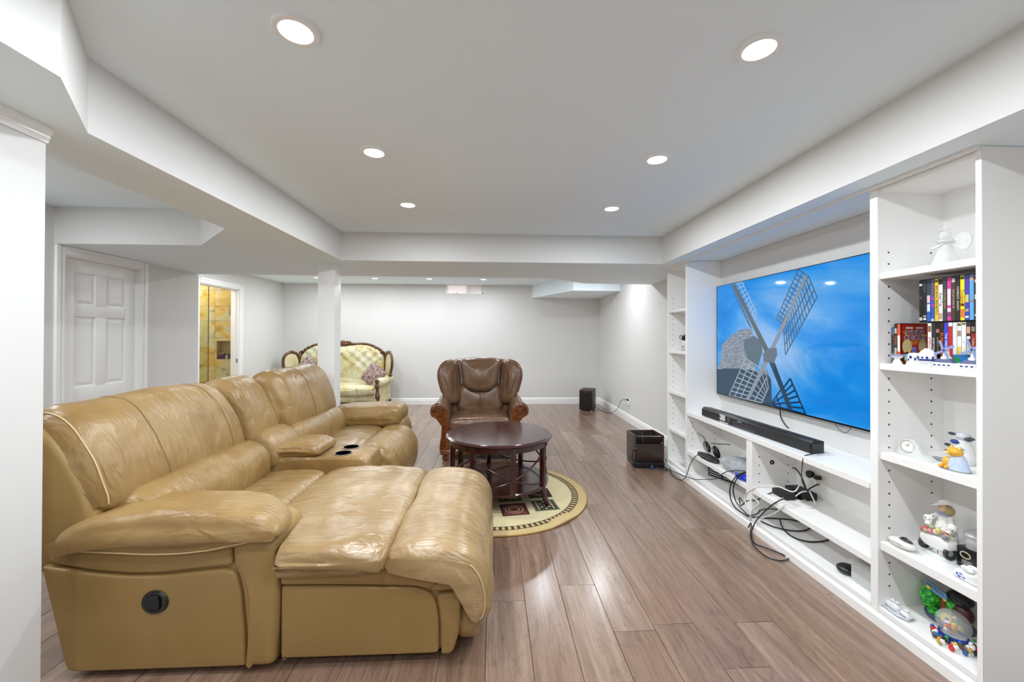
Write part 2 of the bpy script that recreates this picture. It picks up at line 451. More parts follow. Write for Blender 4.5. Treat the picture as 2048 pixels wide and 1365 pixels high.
# panelled door
def door():
    o = G(); X = XD - .035; T = .035
    st, mid = .105, .10; y0, y1 = DY0 + .006, DY1 - .004; ym = (y0 + y1) / 2
    rails = [(0.008, .23), (.80, .93), (1.53, 1.63), (1.905, 2.016)]
    o.box((X - T, y0, .008), (X, y0 + st, 2.016)); o.box((X - T, y1 - st, .008), (X, y1, 2.016)); [o.box((X - T, ym - mid / 2, za), (X, ym + mid / 2, zb)) for za, zb in ((.23, .80), (.93, 1.53), (1.63, 1.905))]
    for a, b in rails: o.box((X - T, y0 + st, a), (X, y1 - st, b))
    d = struct('door_1', o, M['trim'], bevel=.004, bseg=2)
    for (ya, yb) in ((y0 + st, ym - mid / 2), (ym + mid / 2, y1 - st)):
        for (za, zb) in ((.23, .80), (.93, 1.53), (1.63, 1.905)):
            R = []
            for ins, x in ((0, X - .012), (.012, X - .014), (.040, X - .004), (.044, X - .004)):
                R.append([(x, ya + ins, za + ins), (x, yb - ins, za + ins), (x, yb - ins, zb - ins), (x, ya + ins, zb - ins)])
            finish('panel', G().rings(R, cap0=False), M['trim'], d)
    g = G().box((XD - .1, DY0 - .0, 0), (XD, DY0 + .006, DZ)).box((XD - .1, DY1 - .004, 0), (XD, DY1, DZ)).box((XD - .1, DY0, DZ - .006), (XD, DY1, DZ))
    finish('jamb', g, M['trim'], d)
    casing('casing', XD, DY0, DY1, DZ, parent=d, zc=SOF - .001)
door()
# bathroom beyond the opening
d2 = struct('door_2', G().box((XL - W, BY0 - .0, 0), (XL, BY0 + .012, BZ)).box((XL - W, BY1 - .012, 0), (XL, BY1, BZ)).box((XL - W, BY0, BZ - .012), (XL, BY1, BZ)), M['trim'])
casing('casing', XL, BY0, BY1, BZ, parent=d2)
finish('stop', G().box((XL - .075, BY1 - .024, 0), (XL - .04, BY1 - .012, BZ)).box((XL - .075, BY0, BZ - .024), (XL - .04, BY1, BZ - .012)), M['trim'], d2)
finish('strike_plate', G().box((XL - .035, BY1 - .0145, .93), (XL - .004, BY1 - .012, 1.0)).box((XL - .024, BY1 - .016, .95), (XL - .014, BY1 - .0125, .98)), M['chrome'], d2)
bx0, bx1, by0, by1 = -5.9, XL - W, 4.99, 7.3
g = G().box((bx0 - .1, by0, 0), (bx0, by1 + .1, 2.5)).box((bx0, by0 - .1, 0), (bx1, by0, 2.5))
struct('wall_bathroom', g, M['wall'])
NX0, NX1, NZ0, NZ1 = -4.895, -4.56, .956, 1.277
g = G().box((bx0, by1 + .012, 0), (NX0, by1 + .15, 2.5)).box((NX1, by1 + .012, 0), (bx1, by1 + .15, 2.5)).box((NX0, by1 + .012, 0), (NX1, by1 + .15, NZ0)).box((NX0, by1 + .012, NZ1), (NX1, by1 + .15, 2.5)).box((NX0, by1 + .11, NZ0), (NX1, by1 + .15, NZ1))
wb = struct('wall_shower', g, M['cream'])
def m_onyx():
    t = NT('onyx_tile'); v = t.coord((1, 1, 1.6), rnd=True)
    a = t.noise(v, 1.1, 4, .5, 1.6); b = t.noise(v, 2.6, 6, .6, 1.6)
    c1 = t.ramp(a, [(.28, '#c3bd9b'), (.46, '#d8cfab'), (.56, '#dfc27c'), (.66, '#d8a94f'), (.78, '#e9dfc2')])
    c2 = t.ramp(b, [(.32, '#b5a887'), (.48, '#ffffff'), (.7, '#f7edd0')])
    mx = t.n('ShaderNodeMix', data_type='RGBA', blend_type='MULTIPLY'); mx.inputs[0].default_value = .8
    t.l(c1, mx.inputs[6]); t.l(c2, mx.inputs[7]); t.l(mx.outputs[2], t.b.inputs['Base Color']); t.set(Roughness=.15); return t.m
M['onyx'] = m_onyx()
zs = [0, .16, .457, .752, 1.045, 1.337, 1.632, 1.90, 2.18, 2.42]; xs = [-5.9, -5.53, -4.928, -4.31]
def tile(x0, x1, z0, z1): finish('tile', box((x0 + .001, by1 - .002, z0 + .001), (x1 - .001, by1 + .012, z1 - .001)), M['onyx'], wb, bevel=.0015, bseg=1)
for i in range(3):
    for j in range(9):
        x0, x1, z0, z1 = xs[i], xs[i + 1], zs[j], zs[j + 1]
        if i == 2 and z1 > NZ0 and z0 < NZ1:      # cut round the niche
            if z0 < NZ0: tile(x0, x1, z0, NZ0)
            if z1 > NZ1: tile(x0, x1, NZ1, z1)
            a, b = max(z0, NZ0), min(z1, NZ1); tile(x0, NX0, a, b); tile(NX1, x1, a, b)
        else: tile(x0, x1, z0, z1)
g = G().box((NX0, by1, NZ0 - .004), (NX0 + .003, by1 + .11, NZ1)).box((NX1 - .003, by1, NZ0), (NX1, by1 + .11, NZ1)).box((NX0, by1, NZ0 - .003), (NX1, by1 + .11, NZ0)).box((NX0, by1 + .107, NZ0), (NX1, by1 + .11, NZ1))
finish('niche_lining', g, plain('#b8a581', .3), wb)
struct('floor_bathroom', box((bx0, by0, -.02), (bx1 + .12, by1, 0.001)), plain('#cdbf9c', .3))
struct('ceiling_bathroom', box((bx0, by0, 2.42), (bx1, by1 + .1, 2.5)), M['ceil'])
sp = thing('shower_screen', 'clear frameless shower glass panel inside the tiled bathroom', 'shower screen', (-5.2, 6.7, 0))
finish('pane', box((-5.7, 6.696, .02), (-4.623, 6.704, 2.25)), m_glass('shower_glass', '#e9f2e6', .01), sp)
finish('edge_seal', box((-4.627, 6.694, .02), (-4.619, 6.706, 2.25)), plain('#5d5340', .3), sp)
finish('floor_channel', box((-5.7, 6.69, .0), (-4.62, 6.71, .022)), M['chrome'], sp)
# baseboard heater vent cover on the back wall is not there; basement window high on the back wall
def window():
    x0, x1, z0, z1 = -.95, -.2, 2.235, 2.42; F = M['trim']
    g = G().box((x0, YB - .01, z0), (x0 + .04, YB + .10, z1)).box((x1 - .025, YB - .0, z0), (x1, YB + .10, z1)).box((x0, YB - .0, z0), (x1, YB + .10, z0 + .018)).box((x0, YB, z1 - .012), (x1, YB + .1, z1))
    wd = struct('window_1', g, F, bevel=.002, bseg=1)
    xm = x0 + .425
    finish('mullion', box((xm - .02, YB + .015, z0 + .015), (xm + .02, YB + .06, z1 - .01)), F, wd, bevel=.003)
    t = NT('frosted_pane'); v = t.coord((1, 1, 30)); t.l(t.ramp(t.noise(v, 3, 2), [(.3, '#e9dcdc'), (.7, '#f6eeee')]), t.b.inputs['Base Color']); t.set(Roughness=.3)
    t.b.inputs['Emission Color'].default_value = srgb('#f3e6e6'); t.b.inputs['Emission Strength'].default_value = .35
    finish('pane', box((x0 + .04, YB + .03, z0 + .018), (xm - .02, YB + .036, z1 - .012)), t.m, wd)
    t = NT('slatted_pane'); v = t.coord((1, 1, 30)); t.l(t.ramp(t.noise(v, 3, 2), [(.3, '#cfc2c2'), (.7, '#e6dcdc')]), t.b.inputs['Base Color']); t.set(Roughness=.3)
    t.b.inputs['Emission Color'].default_value = srgb('#e0d2d2'); t.b.inputs['Emission Strength'].default_value = .25
    finish('pane', box((xm + .02, YB + .045, z0 + .018), (x1 - .025, YB + .05, z1 - .012)), t.m, wd)
    for k in range(5): finish('slat', box((xm + .025, YB + .038, z0 + .03 + k * .03), (x1 - .03, YB + .044, z0 + .048 + k * .03)), F, wd)
    finish('latch', G().box((x0 + .2, YB + .015, z0 + .014), (x0 + .215, YB + .03, z0 + .032)).box((x1 - .03, YB - .006, z0 + .0), (x1 - .02, YB + .0, z0 + .16)), M['black'], wd)
window()

# ------------------------------------------------------------------ recessed lights
def pot(x, y, z, label, watts, warm=(.893, .953, 1.0), r=.052):
    t = thing('recessed_light', label, 'ceiling light', (x, y, z - .006), 'recessed ceiling lights')
    finish('trim_ring', G().lathe([(r, -.004), (r + .004, -.006), (r + .017, -.004), (r + .02, 0), (r + .02, .006), (r, .006)], (x, y, z - .006), 36, loop=True), M['trim'], t, smooth=40)
    finish('diffuser', G().lathe([(.001, -.006), (r * .6, -.0055), (r * .9, -.004), (r + .001, -.001), (r + .001, .004), (.001, .004)], (x, y, z - .006), 36), M['led'], t)
    d = bpy.data.lights.new('lamp', 'AREA'); d.shape = 'DISK'; d.size = r * 2; d.energy = watts; d.color = warm
    o = bpy.data.objects.new('lamp', d); COL.objects.link(o); o.parent = t; o.location = (0, 0, -.010)
    return t
side = {-.648: 'left', .917: 'right'}
row = ['nearest the camera', 'in the middle row', 'next to the cross beam']
for X_ in (-.648, .917):
    for i, Y_ in enumerate((1.33, 2.188, 3.045)):
        pot(X_, Y_, TRAY, f'round recessed light in the tray ceiling, {side[X_]} column, {row[i]}', POT_W)
    for i, Y_ in enumerate((.47, -.82)):
        pot(X_, Y_, TRAY, f'round recessed light behind the camera, {side[X_]} column, {["first", "second"][i]} row back', POT_W)
for i, X_ in enumerate((-3.13, -2.12, -1.15, -.176)):
    pot(X_, 7.23, BACKC, f'small recessed light near the back wall, {["leftmost", "second from the left", "third from the left, above the window side", "rightmost, right above the window"][i]}', POT_W * 1.0)
for i, X_ in enumerate((-3.4, -2.2, -.5, .75, 1.6)):  # unseen row added to brighten the far area; rightmost inferred from its glow
    pot(X_, 5.95, BACKC, f'unseen recessed light above the far side of the cross beam, {["leftmost", "second from the left", "in the middle", "second from the right", "rightmost"][i]}', POT_W)
pot(-2.35, 1.35, 2.395, 'recessed light in the left ceiling pocket close behind the partition', POT_W)
pot(-2.95, .75, 2.395, 'unseen recessed light added in the left ceiling pocket beside the camera', POT_W)  # added out of view to lift the light on the left side
pot(-3.15, 2.35, 2.395, 'recessed light in the left ceiling pocket near the panelled door', POT_W)
pot(-4.85, 6.25, 2.42, 'warm recessed light in the bathroom ceiling by the glass', POT_W * 1.1, (1, .93, .80))
pot(-5.35, 6.9, 2.42, 'warm recessed light in the bathroom ceiling over the shower', POT_W * .8, (1, .93, .80))
# ------------------------------------------------------------------ built-in shelving
SX, DEP = 1.84, XR - .006           # front plane of the shelving and its back
TOP = SOF - .002
def pegs(parent, y, face, x_list, zs):
    """shelf pin holes in a side panel; face=+1: seen from +Y side"""
    g = G()
    for x in x_list:
        for z in zs: g.lathe([(.0005, 0), (.0042, 0), (.0042, .0012), (.0005, .0012)], (x, y if face > 0 else y - .0012, z), 8, ax='Y')
    # holes of one panel, too small to pick apart
    o = finish('pin_holes', g, M['black'], parent); o['kind'] = 'stuff'; return o
def tower(label, y0, y1, shelves, tl, tr, seen, plinth=True):
    """y0 near side, y1 far side; tl/tr panel thickness far/near"""
    t = thing('bookcase', label, 'bookcase', ((SX + XR) / 2, (y0 + y1) / 2, 0), 'built-in shelving units')
    pf = finish('side_panel', box((SX, y1 - tl, .0), (DEP, y1, TOP)), M['mel'], t, bevel=.0015, bseg=1)
    pn = finish('side_panel', box((SX, y0, .0), (DEP, y0 + tr, TOP)), M['mel'], t, bevel=.0015, bseg=1)
    finish('back_panel', box((DEP - .012, y0 + tr, .0), (DEP, y1 - tl, TOP)), M['mel'], t)
    finish('top_panel', box((SX + .012, y0 + tr, TOP - .03), (DEP - .012, y1 - tl, TOP)), M['mel'], t)
    for z, th in shelves:
        finish('shelf', box((SX + .008, y0 + tr + .001, z - th), (DEP - .012, y1 - tl - .001, z)), M['mel'], t, bevel=.002, bseg=1)
    finish('bottom_shelf', box((SX, y0 + tr, .065), (DEP - .012, y1 - tl, .088)), M['mel'], t, bevel=.0015, bseg=1)
    zs = [z for z in [i * .055 + .02 for i in range(36)] if .15 < z < 1.80 and not any(z0 - th - .01 < z < z0 + .01 for z0, th in shelves)]
    zs = [z for z in zs if min(abs(z - z0) for z0, th in shelves) < .33]
    pegs(pf, y1 - tl, -1, (SX + .055, DEP - .075), zs)
    return t
YF0, YF1 = 3.70, 4.13       # far tower
YN0, YN1 = 1.413, 1.86      # near tower
tower('tall white bookcase at the near end with films and figurines', YN0, YN1, [(1.68, .030), (1.248, .030), (.826, .035), (.40, .040)], .040, .020, 1)
tower('narrow tall white bookcase at the far end beside the television', YF0, YF1, [(1.655, .030), (1.235, .030), (.815, .030), (.425, .030)], .022, .030, 0)
def console():
    y0, y1 = YN1, YF0
    t = thing('media_console', 'low white media console with open bays below the television', 'console', ((SX + XR) / 2, (y0 + y1) / 2, 0), 'built-in shelving units')
    finish('worktop', box((SX - .004, y0 + .001, .632), (DEP, y1 - .001, .668)), M['mel'], t, bevel=.002, bseg=1)
    d = finish('divider', box((SX, 2.752, .088), (DEP, 2.812, .631)), M['mel'], t, bevel=.0015, bseg=1)
    finish('shelf', box((SX + .004, 2.813, .262), (DEP - .012, y1 - .001, .297)), M['mel'], t, bevel=.002, bseg=1)
    finish('shelf', box((SX + .004, y0 + .001, .262), (DEP - .012, 2.751, .297)), M['mel'], t, bevel=.002, bseg=1)
    finish('bottom_shelf', box((SX, y0 + .001, .065), (DEP - .012, y1 - .001, .088)), M['mel'], t, bevel=.0015, bseg=1)
    finish('back_panel', box((DEP - .012, y0 + .001, 0), (DEP, y1 - .001, .632)), M['mel'], t)
    finish('wall_panel', box((DEP - .012, y0 + .001, .669), (DEP, y1 - .001, TOP)), M['wall'], t)
    pegs(d, 2.752, -1, (SX + .055, DEP - .075), [.34, .40, .46, .52, .20, .14])
    pegs(t, y1 - .001, -1, (SX + .055, DEP - .075), [.34, .40, .46, .52, .56, .20])
    return t
console()
# base moulding along the whole run
g = G().rings([[(SX + .016 - o, y, z) for o, z in [(0, 0), (.030, 0), (.030, .045), (.022, .054), (.008, .058), (.008, .0645), (0, .0645)]] for y in (YN0 - .0, YF1)])
struct('baseboard_shelving', g, M['trim'], smooth=25)
# strip between shelving and soffit
struct('trim_3', box((SX - .018, YN0, SOF - .014), (SX - .002, YF1, SOF - .0005)), M['trim'])

# ------------------------------------------------------------------ television
def television():
    TXF = 2.125; y1 = 3.685; Wd, Ht = 1.79, 1.015; y0 = y1 - Wd; z0 = .838
    t = thing('television', 'large wall-mounted flat television showing a windmill against blue sky', 'television', (2.15, (y0 + y1) / 2, z0))
    finish('cabinet', box((TXF + .004, y0 + .004, z0 + .004), (TXF + .03, y1 - .004, z0 + Ht - .004)), M['black'], t, bevel=.004)
    finish('mount', box((TXF + .03, y0 + .5, z0 + .25), (DEP - .013, y1 - .5, z0 + .75)), M['blackm'], t)
    fr = G().box((TXF - .001, y0, z0), (TXF + .012, y0 + .006, z0 + Ht)).box((TXF - .001, y1 - .006, z0), (TXF + .012, y1, z0 + Ht)).box((TXF - .001, y0, z0), (TXF + .012, y1, z0 + .010)).box((TXF - .001, y0, z0 + Ht - .005), (TXF + .012, y1, z0 + Ht))
    finish('bezel', fr, M['blackg'], t)
    def P(u, v, d=0): return (TXF - d, y1 - .006 - u * (Wd - .012), z0 + .010 + v * (Ht - .015))
    # sky picture on the screen
    n = NT('screen_sky'); v = n.coord((1, .45, 1.2)); a = n.noise(v, 2.0, 5, .55, .9)
    # paler haze of cloud round the mill in the picture
    tc = n.n('ShaderNodeTexCoord'); sx = n.n('ShaderNodeSeparateXYZ'); n.l(tc.outputs['Object'], sx.inputs[0])
    def ma(op, a_, b_):
        q = n.n('ShaderNodeMath', operation=op)
        for i_, v_ in enumerate((a_, b_)):
            if hasattr(v_, 'is_output'): n.l(v_, q.inputs[i_])
            else: q.inputs[i_].default_value = v_
        return q.outputs[0]
    du = ma('MULTIPLY', ma('SUBTRACT', sx.outputs[1], .10), 1.5); dv = ma('MULTIPLY', ma('SUBTRACT', sx.outputs[2], .52), 2.0)
    dist = ma('ADD', ma('MULTIPLY', du, du), ma('MULTIPLY', dv, dv))
    glow = ma('MULTIPLY', ma('SUBTRACT', 1.0, ma('MINIMUM', dist, 1.0)), .22)
    sky = n.ramp(ma('ADD', a, glow), [(.30, '#007fdc'), (.47, '#0f92ee'), (.60, '#4fa8f2'), (.74, '#9cc6f5')])
    def scr(n, col, e):
        n.t.nodes['Principled BSDF'].inputs['Base Color'].default_value = (.004, .004, .005, 1)
        n.set(Roughness=.04); n.b.inputs['Specular IOR Level'].default_value = .35; n.b.inputs['Emission Strength'].default_value = e
        if isinstance(col, tuple): n.b.inputs['Emission Color'].default_value = col
        else: n.l(col, n.b.inputs['Emission Color'])
        return n.m
    E_ = .78
    finish('screen', G().box(P(0, 0), P(1, 1, -.004)), scr(n, sky, E_), t)
    def ink(c): return scr(NT('screen_ink_' + c.strip('#')), srgb(c), E_)
    pic = lambda name, g, c: finish(name, g, ink(c) if isinstance(c, str) else c, t)
    def poly(g, pts, d=.0004):
        a = len(g.v); g.v += [P(u, v, d) for u, v in pts]; g.face(list(range(a, a + len(pts)))); return g
    def line(g, p, q, w, d=.0007, w2=None):
        (u0, v0), (u1, v1) = p, q; w2 = w if w2 is None else w2
        ax, ay = u1 - u0, (v1 - v0) * Ht / Wd; L = math.hypot(ax, ay) or 1; nx, ny = -ay / L, ax / L * Wd / Ht
        return poly(g, [(u0 + nx * w, v0 + ny * w), (u1 + nx * w2, v1 + ny * w2), (u1 - nx * w2, v1 - ny * w2), (u0 - nx * w, v0 - ny * w)], d)
    g = G(); poly(g, WINDMILL['tower'], .0003); pic('picture_tower', g, '#2f4a63')
    m = NT('screen_shingle'); tcm = m.n('ShaderNodeTexCoord'); sm_ = m.n('ShaderNodeSeparateXYZ'); m.l(tcm.outputs['Object'], sm_.inputs[0]); cm_ = m.n('ShaderNodeCombineXYZ')
    m.l(sm_.outputs[1], cm_.inputs[0]); m.l(sm_.outputs[2], cm_.inputs[1]); bk = m.n('ShaderNodeTexBrick'); m.l(cm_.outputs[0], bk.inputs['Vector'])
    bk.inputs['Scale'].default_value = 24; bk.inputs['Color1'].default_value = srgb('#8d9bab'); bk.inputs['Color2'].default_value = srgb('#c2c9d1'); bk.inputs['Mortar'].default_value = srgb('#40566d'); bk.inputs['Mortar Size'].default_value = .05; bk.inputs['Brick Width'].default_value = .6; bk.inputs['Row Height'].default_value = .35
    g = G(); poly(g, WINDMILL['cap'], .0004)
    pic('picture_roof', g, scr(m, bk.outputs['Color'], E_))
    g = G(); poly(g, WINDMILL['gable'], .0005); pic('picture_gable', g, '#5c7183')
    g = G(); poly(g, WINDMILL['skirt'], .0005); pic('picture_skirt', g, '#74889b')
    hub = WINDMILL['hub']
    for name, tip, wd, c in WINDMILL['arms']:
        g = line(G(), hub, tip, wd, .0009, wd * .7); pic('picture_arm', g, c)
    for quad, nu, nv, c, lw in WINDMILL['lattices']:
        g = G(); A, B, C_, D = quad          # A-B along the arm, D-C the outer edge
        L = lambda p, q, s: (p[0] + (q[0] - p[0]) * s, p[1] + (q[1] - p[1]) * s)
        for i in range(nu + 1): s = i / nu; line(g, L(A, B, s), L(D, C_, s), lw)
        for j in range(nv + 1): s = j / nv; line(g, L(A, D, s), L(B, C_, s), lw * 1.1)
        pic('picture_lattice', g, c)
    g = G(); poly(g, [(hub[0] - .035, hub[1] - .05), (hub[0] + .03, hub[1] - .055), (hub[0] + .05, hub[1] + .01), (hub[0] + .045, hub[1] + .06), (hub[0] - .005, hub[1] + .055), (hub[0] - .04, hub[1] + .01)], .0012)
    pic('picture_hub', g, '#667788')
    return t
WINDMILL = {'tower': [(0, 0.221), (0.102, 0.243), (0.212, 0.253), (0.32, 0.257), (0.382, 0.256), (0.412, 0.199), (0.416, 0), (0, 0)], 'cap': [(0, 0.219), (0.036, 0.328), (0.042, 0.455), (0.102, 0.518), (0.196, 0.591), (0.282, 0.592), (0.297, 0.53), (0.228, 0.507), (0.238, 0.416), (0.282, 0.318), (0.31, 0.25), (0.212, 0.253), (0.102, 0.243)], 'gable': [(0.228, 0.502), (0.301, 0.536), (0.352, 0.487), (0.357, 0.402), (0.32, 0.268), (0.253, 0.349), (0.228, 0.427)], 'skirt': [(0.31, 0.25), (0.374, 0.287), (0.4, 0.238), (0.339, 0.228)], 'hub': (0.4, 0.384), 'arms': [('a', (0.148, 0.991), 0.014, '#5d6770'), ('b', (0.606, 0.944), 0.011, '#8a98a8'), ('c', (0.253, 0.004), 0.013, '#8d9aa8'), ('d', (0.525, 0.003), 0.016, '#2c4a66')], 'lattices': [([(0.615, 0.941), (0.485, 0.609), (0.496, 0.397), (0.656, 0.788)], 13, 3, '#4a6076', 0.0022), ([(0.609, 0.943), (0.473, 0.625), (0.445, 0.662), (0.565, 0.998)], 12, 2, '#51677d', 0.0022), ([(0.159, 0.989), (0.297, 0.652), (0.32, 0.716), (0.212, 0.994)], 8, 2, '#a9bfd6', 0.0022), ([(0.137, 0.982), (0.282, 0.597), (0.268, 0.62), (0.119, 0.98)], 8, 1, '#5a6f83', 0.0022), ([(0.253, 0.004), (0.374, 0.287), (0.395, 0.133), (0.352, 0.005)], 6, 2, '#a9b7c5', 0.0022), ([(0.247, 0.003), (0.352, 0.273), (0.238, 0.348), (0.107, 0)], 8, 3, '#a9b7c5', 0.0024), ([(0.525, 0.003), (0.48, 0.142), (0.522, 0.229), (0.601, 0)], 6, 1, '#123a5c', 0.0036), ([(0.514, 0.004), (0.472, 0.14), (0.416, 0.024), (0.425, 0.006)], 3, 2, '#123a5c', 0.0036)]}
television()
# ------------------------------------------------------------------ reclining sectional sofa
def sofa():
    T = thing('sectional_sofa', 'tan leather reclining sectional sofa with chaise, console and cup holders', 'sofa', (-1.1, 2.9, 0))
    L, LP = M['tan'], M['tan_panel']
    def cush(name, prof, y0, y1, r, mat=L, seed=1, amp=.006, sc=3.5, parent=T, dome=.015, fn=None, n=26, **kw):
        wr = wrinkle(amp, sc, seed)
        f = (lambda p: wr(fn(p))) if fn else wr
        g = G().cushion(prof, y0, y1, r, n=n, fn=f, dome=dome, **kw)
        o = finish(name, g, mat, parent, smooth=60); GEO[o.name] = g; return o
    GEO = {}
    def seam_on(o, ring, keep, rad=.003, mat='stitch', lift=.0015):
        """stitched seam along one ring of a cushion, where keep(point) holds"""
        g = GEO[o.name]; R = g.R
        k = (g.capn + ring) if isinstance(ring, int) else min(range(len(R)), key=lambda i: abs(sum(p[1] for p in R[i]) / len(R[i]) - ring))
        Q = [Vector(p) for p in R[k]]; c = sum(Q, Vector()) / len(Q); ok = [keep(p) for p in Q]; N = len(Q)
        st = next((i for i in range(N) if ok[i] and not ok[i - 1]), 0); pts = []
        for i in range(N):
            p = Q[(st + i) % N]
            if not ok[(st + i) % N]: break
            d = p - c; d.y = 0; yd = Vector((0, -1 if k < len(R) / 2 else 1, 0)) if isinstance(ring, int) else Vector()
            pts.append(p + (d.normalized() + yd) * lift)
        if len(pts) > 2: finish('seam', G().tube(pts, rad, 6), M[mat], o, smooth=60)
    def seam(pts, r=.0035, parent=T, mat='stitch', name='seam'):
        return finish(name, G().tube(catmull(pts, 6), r, 6), M[mat], parent, smooth=60)
    # ---- chaise end: backrest
    up = [(-1.575, .665), (-1.585, .76), (-1.635, .88), (-1.71, .99), (-1.80, 1.06), (-1.89, 1.065), (-1.98, .99), (-2.0, .82), (-1.90, .66), (-1.70, .60), (-1.61, .62)]
    def crown(y0, y1, k):
        ym, hw = (y0 + y1) / 2, (y1 - y0) / 2
        def f(p):
            q = 1 - min(1, abs(p.y - ym) / hw) ** 2
            return Vector((p.x + k * q * (.6 if p.x > -1.8 else 0), p.y, p.z + k * .35 * q * max(0, (p.z - .6) / .45)))
        return f
    b = cush('backrest', up, 1.71, 2.665, .085, seed=2, fn=crown(1.71, 2.665, .035), amp=.009, sc=3)
    seam_on(b, 2.02, lambda p: p.x > -1.9 and p.z > .67, .0022, 'seam')
    seam_on(b, 3, lambda p: p.x > -1.93 and p.z > .67, .0028)
    seam_on(b, 2.50, lambda p: p.x > -1.9 and p.z > .67, .0022, 'seam')
    lum = [(-1.585, .705), (-1.50, .695), (-1.43, .63), (-1.405, .54), (-1.43, .46), (-1.56, .43), (-1.72, .50), (-1.72, .64)]
    cush('lumbar_cushion', lum, 1.76, 2.665, .075, seed=5, amp=.008)
    shell = [(-1.615, .60), (-1.66, .74), (-1.76, .92), (-1.88, 1.02), (-1.99, 1.01), (-2.06, .88), (-2.03, .6), (-1.95, .40), (-1.78, .42), (-1.66, .50)]
    cush('back_shell', shell, 1.69, 2.66, .03, LP, 7, .004)
    # ---- chaise end: arm
    arm = [(-1.785, .45), (-1.70, .03), (-.89, .03), (-.878, .28), (-.878, .44), (-.905, .52), (-.97, .555), (-1.25, .55), (-1.60, .55), (-1.72, .52)]
    def lin(p, n=4):
        out = []
        for i in range(len(p)):
            a, c = Vector(p[i]), Vector(p[(i + 1) % len(p)])
            out += [tuple(a + (c - a) * k / n) for k in range(n)]
        return out
    a = finish('armrest', G().cushion(lin(arm), 1.692, 1.94, .022, smooth=False, n=6, dome=.0), LP, T, smooth=50)
    panel = rounded([(-1.79, .452), (-1.69, .028), (-1.0, .028), (-1.005, .16), (-1.022, .34), (-1.045, .412), (-1.09, .422), (-1.20, .414), (-1.32, .402), (-1.45, .402), (-1.60, .418), (-1.72, .442)], [.012, .03, .012, .05, .05, .05, .05, .05, .05, .05, .05, .03])
    finish('side_panel', G().cushion(panel, 1.670, 1.72, .012, smooth=False, n=2, dome=.006), LP, a, smooth=50)
    band = rounded([(-1.775, .466), (-1.60, .430), (-1.45, .414), (-1.32, .414), (-1.20, .426), (-1.09, .434), (-1.055, .437), (-1.06, .535), (-1.3, .54), (-1.6, .54), (-1.73, .52)], .03)
    finish('side_band', G().cushion(band, 1.672, 1.74, .012, smooth=False, n=2, dome=.008), LP, a, smooth=50)
    post = rounded([(-.992, .028), (-.885, .028), (-.872, .20), (-.872, .45), (-.905, .545), (-.97, .575), (-1.06, .555), (-1.05, .44), (-1.03, .40), (-1.010, .33), (-.995, .16)], [.012, .03, .08, .08, .06, .05, .03, .03, .04, .06, .06])
    wr = wrinkle(.0025, 5, 4)
    finish('front_post', G().cushion(post, 1.664, 1.95, .026, smooth=False, n=8, dome=.01, fn=wr), LP, a, smooth=50)
    pad = [(-1.735, .545), (-1.70, .60), (-1.58, .645), (-1.40, .665), (-1.14, .668), (-.97, .65), (-.885, .61), (-.862, .575), (-.885, .548), (-.98, .525), (-1.12, .495), (-1.28, .487), (-1.45, .488), (-1.62, .50), (-1.72, .52)]
    def taper(p):      # the front end of the pad is rounded off towards the seat
        q = min(1, max(0, (p.y - 1.70) / .22)); k = min(1, max(0, (p.x + 1.45) / .59))
        return Vector((p.x - .11 * q * q * k * k, p.y, p.z - .012 * q * k))
    pd = cush('arm_pad', pad, 1.632, 1.925, .05, seed=9, amp=.006, parent=a, n=16, dome=.02, per=8, fn=taper)
    seam_on(pd, 2, lambda p: -1.69 < p.x < -.93 and p.z < .575, .003)
    hd = finish('recliner_handle', G().lathe([(.001, 0), (.047, 0), (.052, -.006), (.047, -.013), (.036, -.012), (.034, -.006), (.001, -.006)], (-1.345, 1.668, .305), 30, sy=.9, ax='Y'), M['black'], a, smooth=40)
    finish('handle_lever', G().cushion([(-1.375, .325), (-1.335, .333), (-1.325, .30), (-1.33, .277), (-1.365, .28), (-1.378, .30)], 1.652, 1.664, .004, n=2, dome=.001), M['blackm'], hd, smooth=40)
    # ---- chaise end: seat
    s1 = [(-1.52, .43), (-1.47, .485), (-1.30, .505), (-1.14, .50), (-1.085, .47), (-1.09, .40), (-1.3, .38), (-1.5, .38)]
    s2 = [(-1.085, .455), (-1.05, .492), (-.93, .512), (-.75, .517), (-.57, .508), (-.465, .492), (-.435, .462), (-.45, .41), (-.6, .39), (-.9, .39), (-1.06, .40)]
    s3 = [(-.437, .465), (-.40, .50), (-.30, .515), (-.18, .505), (-.085, .47), (-.025, .41), (0, .33), (0, .25), (-.02, .20), (-.07, .17), (-.125, .20), (-.15, .30), (-.2, .38), (-.42, .40)]
    def plan(p):      # corners rounded in plan
        y = p.y
        return p
    cush('seat_cushion', s1, 1.90, 2.70, .06, mat=M['tan_seat'], seed=11, amp=.006, sc=4, dome=.02)
    def notch(p):      # the pad is cut back where the armrest stands
        q = min(1, max(0, (-.862 - p.x) / .04)); q = q * q * (3 - 2 * q)
        return Vector((p.x, p.y + (max(p.y, 1.96) - p.y) * q, p.z))
    cush('seat_cushion', s2, 1.625, 2.715, .05, mat=M['tan_seat'], seed=12, amp=.011, sc=3.2, dome=.012, fn=notch, per=8, n=40)
    f3 = cush('footrest_cushion', s3, 1.632, 2.70, .075, mat=M['tan_seat'], seed=13, amp=.010, sc=3.6, dome=.012, n=40)
    seam_on(f3, 2, lambda p: p.x > -.4 and (p.z < .44 or p.x > -.1) and p.x < -.02 and p.z > .19, .0025)
    base = [(-.872, .04), (-.16, .04), (-.135, .12), (-.115, .28), (-.14, .37), (-.21, .425), (-.40, .44), (-.872, .45)]
    cb = finish('chaise_base', G().cushion(lin(base), 1.70, 2.65, .025, smooth=False, n=8, dome=0), LP, T, smooth=50)
